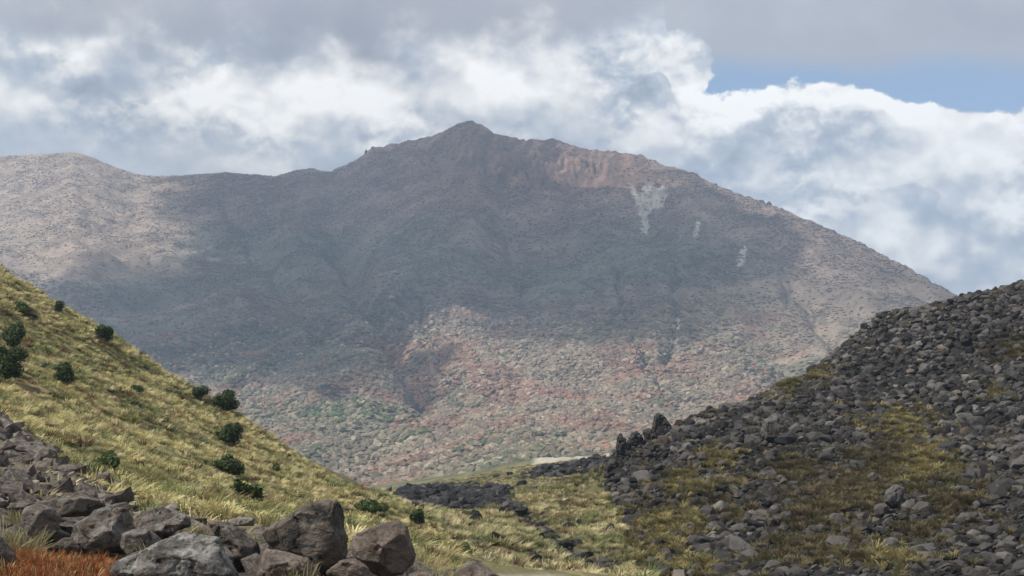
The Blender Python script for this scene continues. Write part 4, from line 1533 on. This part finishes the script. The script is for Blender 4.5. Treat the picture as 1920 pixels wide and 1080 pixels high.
# reach past the ridge so that nothing behind the crest is lit through
pl_arr = np.array(pl)
x0, y0 = pl_arr.min(0) - 60; x1, y1 = pl_arr.max(0) + 60
ncl = 150
CX, CY = np.meshgrid(np.linspace(x0, x1, ncl), np.linspace(y0, y1, ncl))
jx = CX + (fbm(CX / 60, CY / 60, 801, 4) - 0.5) * 110
jy = CY + (fbm(CX / 60, CY / 60, 805, 4) - 0.5) * 110
ins = inpoly(jx, jy, pl) & ~((CX == x0) | (CX == x1))
dist = np.zeros(CX.shape)
cur = ins.copy()
for k in range(14):
    dist += cur
    c2 = cur.copy()
    c2[1:] &= cur[:-1]; c2[:-1] &= cur[1:]; c2[:, 1:] &= cur[:, :-1]; c2[:, :-1] &= cur[:, 1:]
    cur = c2
thick = np.sqrt(dist / 14.0)
zt = CLOUD_Z + thick * (90 + 160 * fbm(CX / 110, CY / 110, 811, 4))
zb = CLOUD_Z - thick * (12 + 40 * fbm(CX / 90, CY / 90, 815, 4))
F = grid_faces(ncl, ncl)
fs = ins.ravel()[F].all(1)
F = F[fs]
VT = np.stack([CX, CY, zt], -1).reshape(-1, 3); VB = np.stack([CX, CY, zb], -1).reshape(-1, 3)
m_cl, t, bs, out = new_mat('cloud_vapour')
bs.inputs['Base Color'].default_value = (0.92, 0.93, 0.95, 1)
tr = t.node('ShaderNodeBsdfTranslucent'); tr.inputs[0].default_value = (0.9, 0.92, 0.95, 1)
tp = t.node('ShaderNodeBsdfTransparent')
m1 = t.node('ShaderNodeMixShader'); m1.inputs[0].default_value = 0.5
m2 = t.node('ShaderNodeMixShader'); t.put(m2.inputs[0], attr(t, 'thin', fac=True) * 0.42 + 0.36)
t.l.new(bs.outputs[0], m1.inputs[1]); t.l.new(tr.outputs[0], m1.inputs[2])
t.l.new(m1.outputs[0], m2.inputs[1]); t.l.new(tp.outputs[0], m2.inputs[2])
t.l.new(m2.outputs[0], out.inputs[0])
FB = F[:, ::-1] + len(VT)
Vc = np.r_[VT, VB]; Fc = np.r_[F, FB]
u, inv = np.unique(Fc, return_inverse=True)
cl = obj('cloud', mesh_np('cloud', Vc[u], inv.reshape(Fc.shape), m_cl, True, {'thin': np.tile(np.clip(1 - (dist.ravel() - 1) / 1.8, 0, 1), 2)[u]}))
tag(cl, 'cumulus cloud drifting high above the mountain and shading it', 'cloud', kind='structure')

# =================================================================== HAZE
HX, HY0, HY1, HZ0, HZ1 = 3800.0, -600.0, 3700.0, -44.0, 560.0
hv = [(x, y, z) for z in (HZ0, HZ1) for y in (HY0, HY1) for x in (-HX, HX)]
hf = [(0, 2, 3, 1), (4, 5, 7, 6), (0, 1, 5, 4), (2, 6, 7, 3), (0, 4, 6, 2), (1, 3, 7, 5)]
m_hz = bpy.data.materials.new('haze_air')
m_hz.use_nodes = True
m_hz.node_tree.nodes.clear()
t = NT(m_hz.node_tree)
pv = t.node('ShaderNodeVolumePrincipled')
pv.inputs['Color'].default_value = (0.57, 0.75, 1.0, 1)
pv.inputs['Density'].default_value = 0.00025
pv.inputs['Anisotropy'].default_value = 0.2
out = t.node('ShaderNodeOutputMaterial')
t.l.new(pv.outputs[0], out.inputs['Volume'])
hz = obj('haze', mesh_np('haze', np.array(hv), np.array(hf), m_hz, False))
tag(hz, 'thin pale blue haze filling the air', 'haze', kind='stuff')
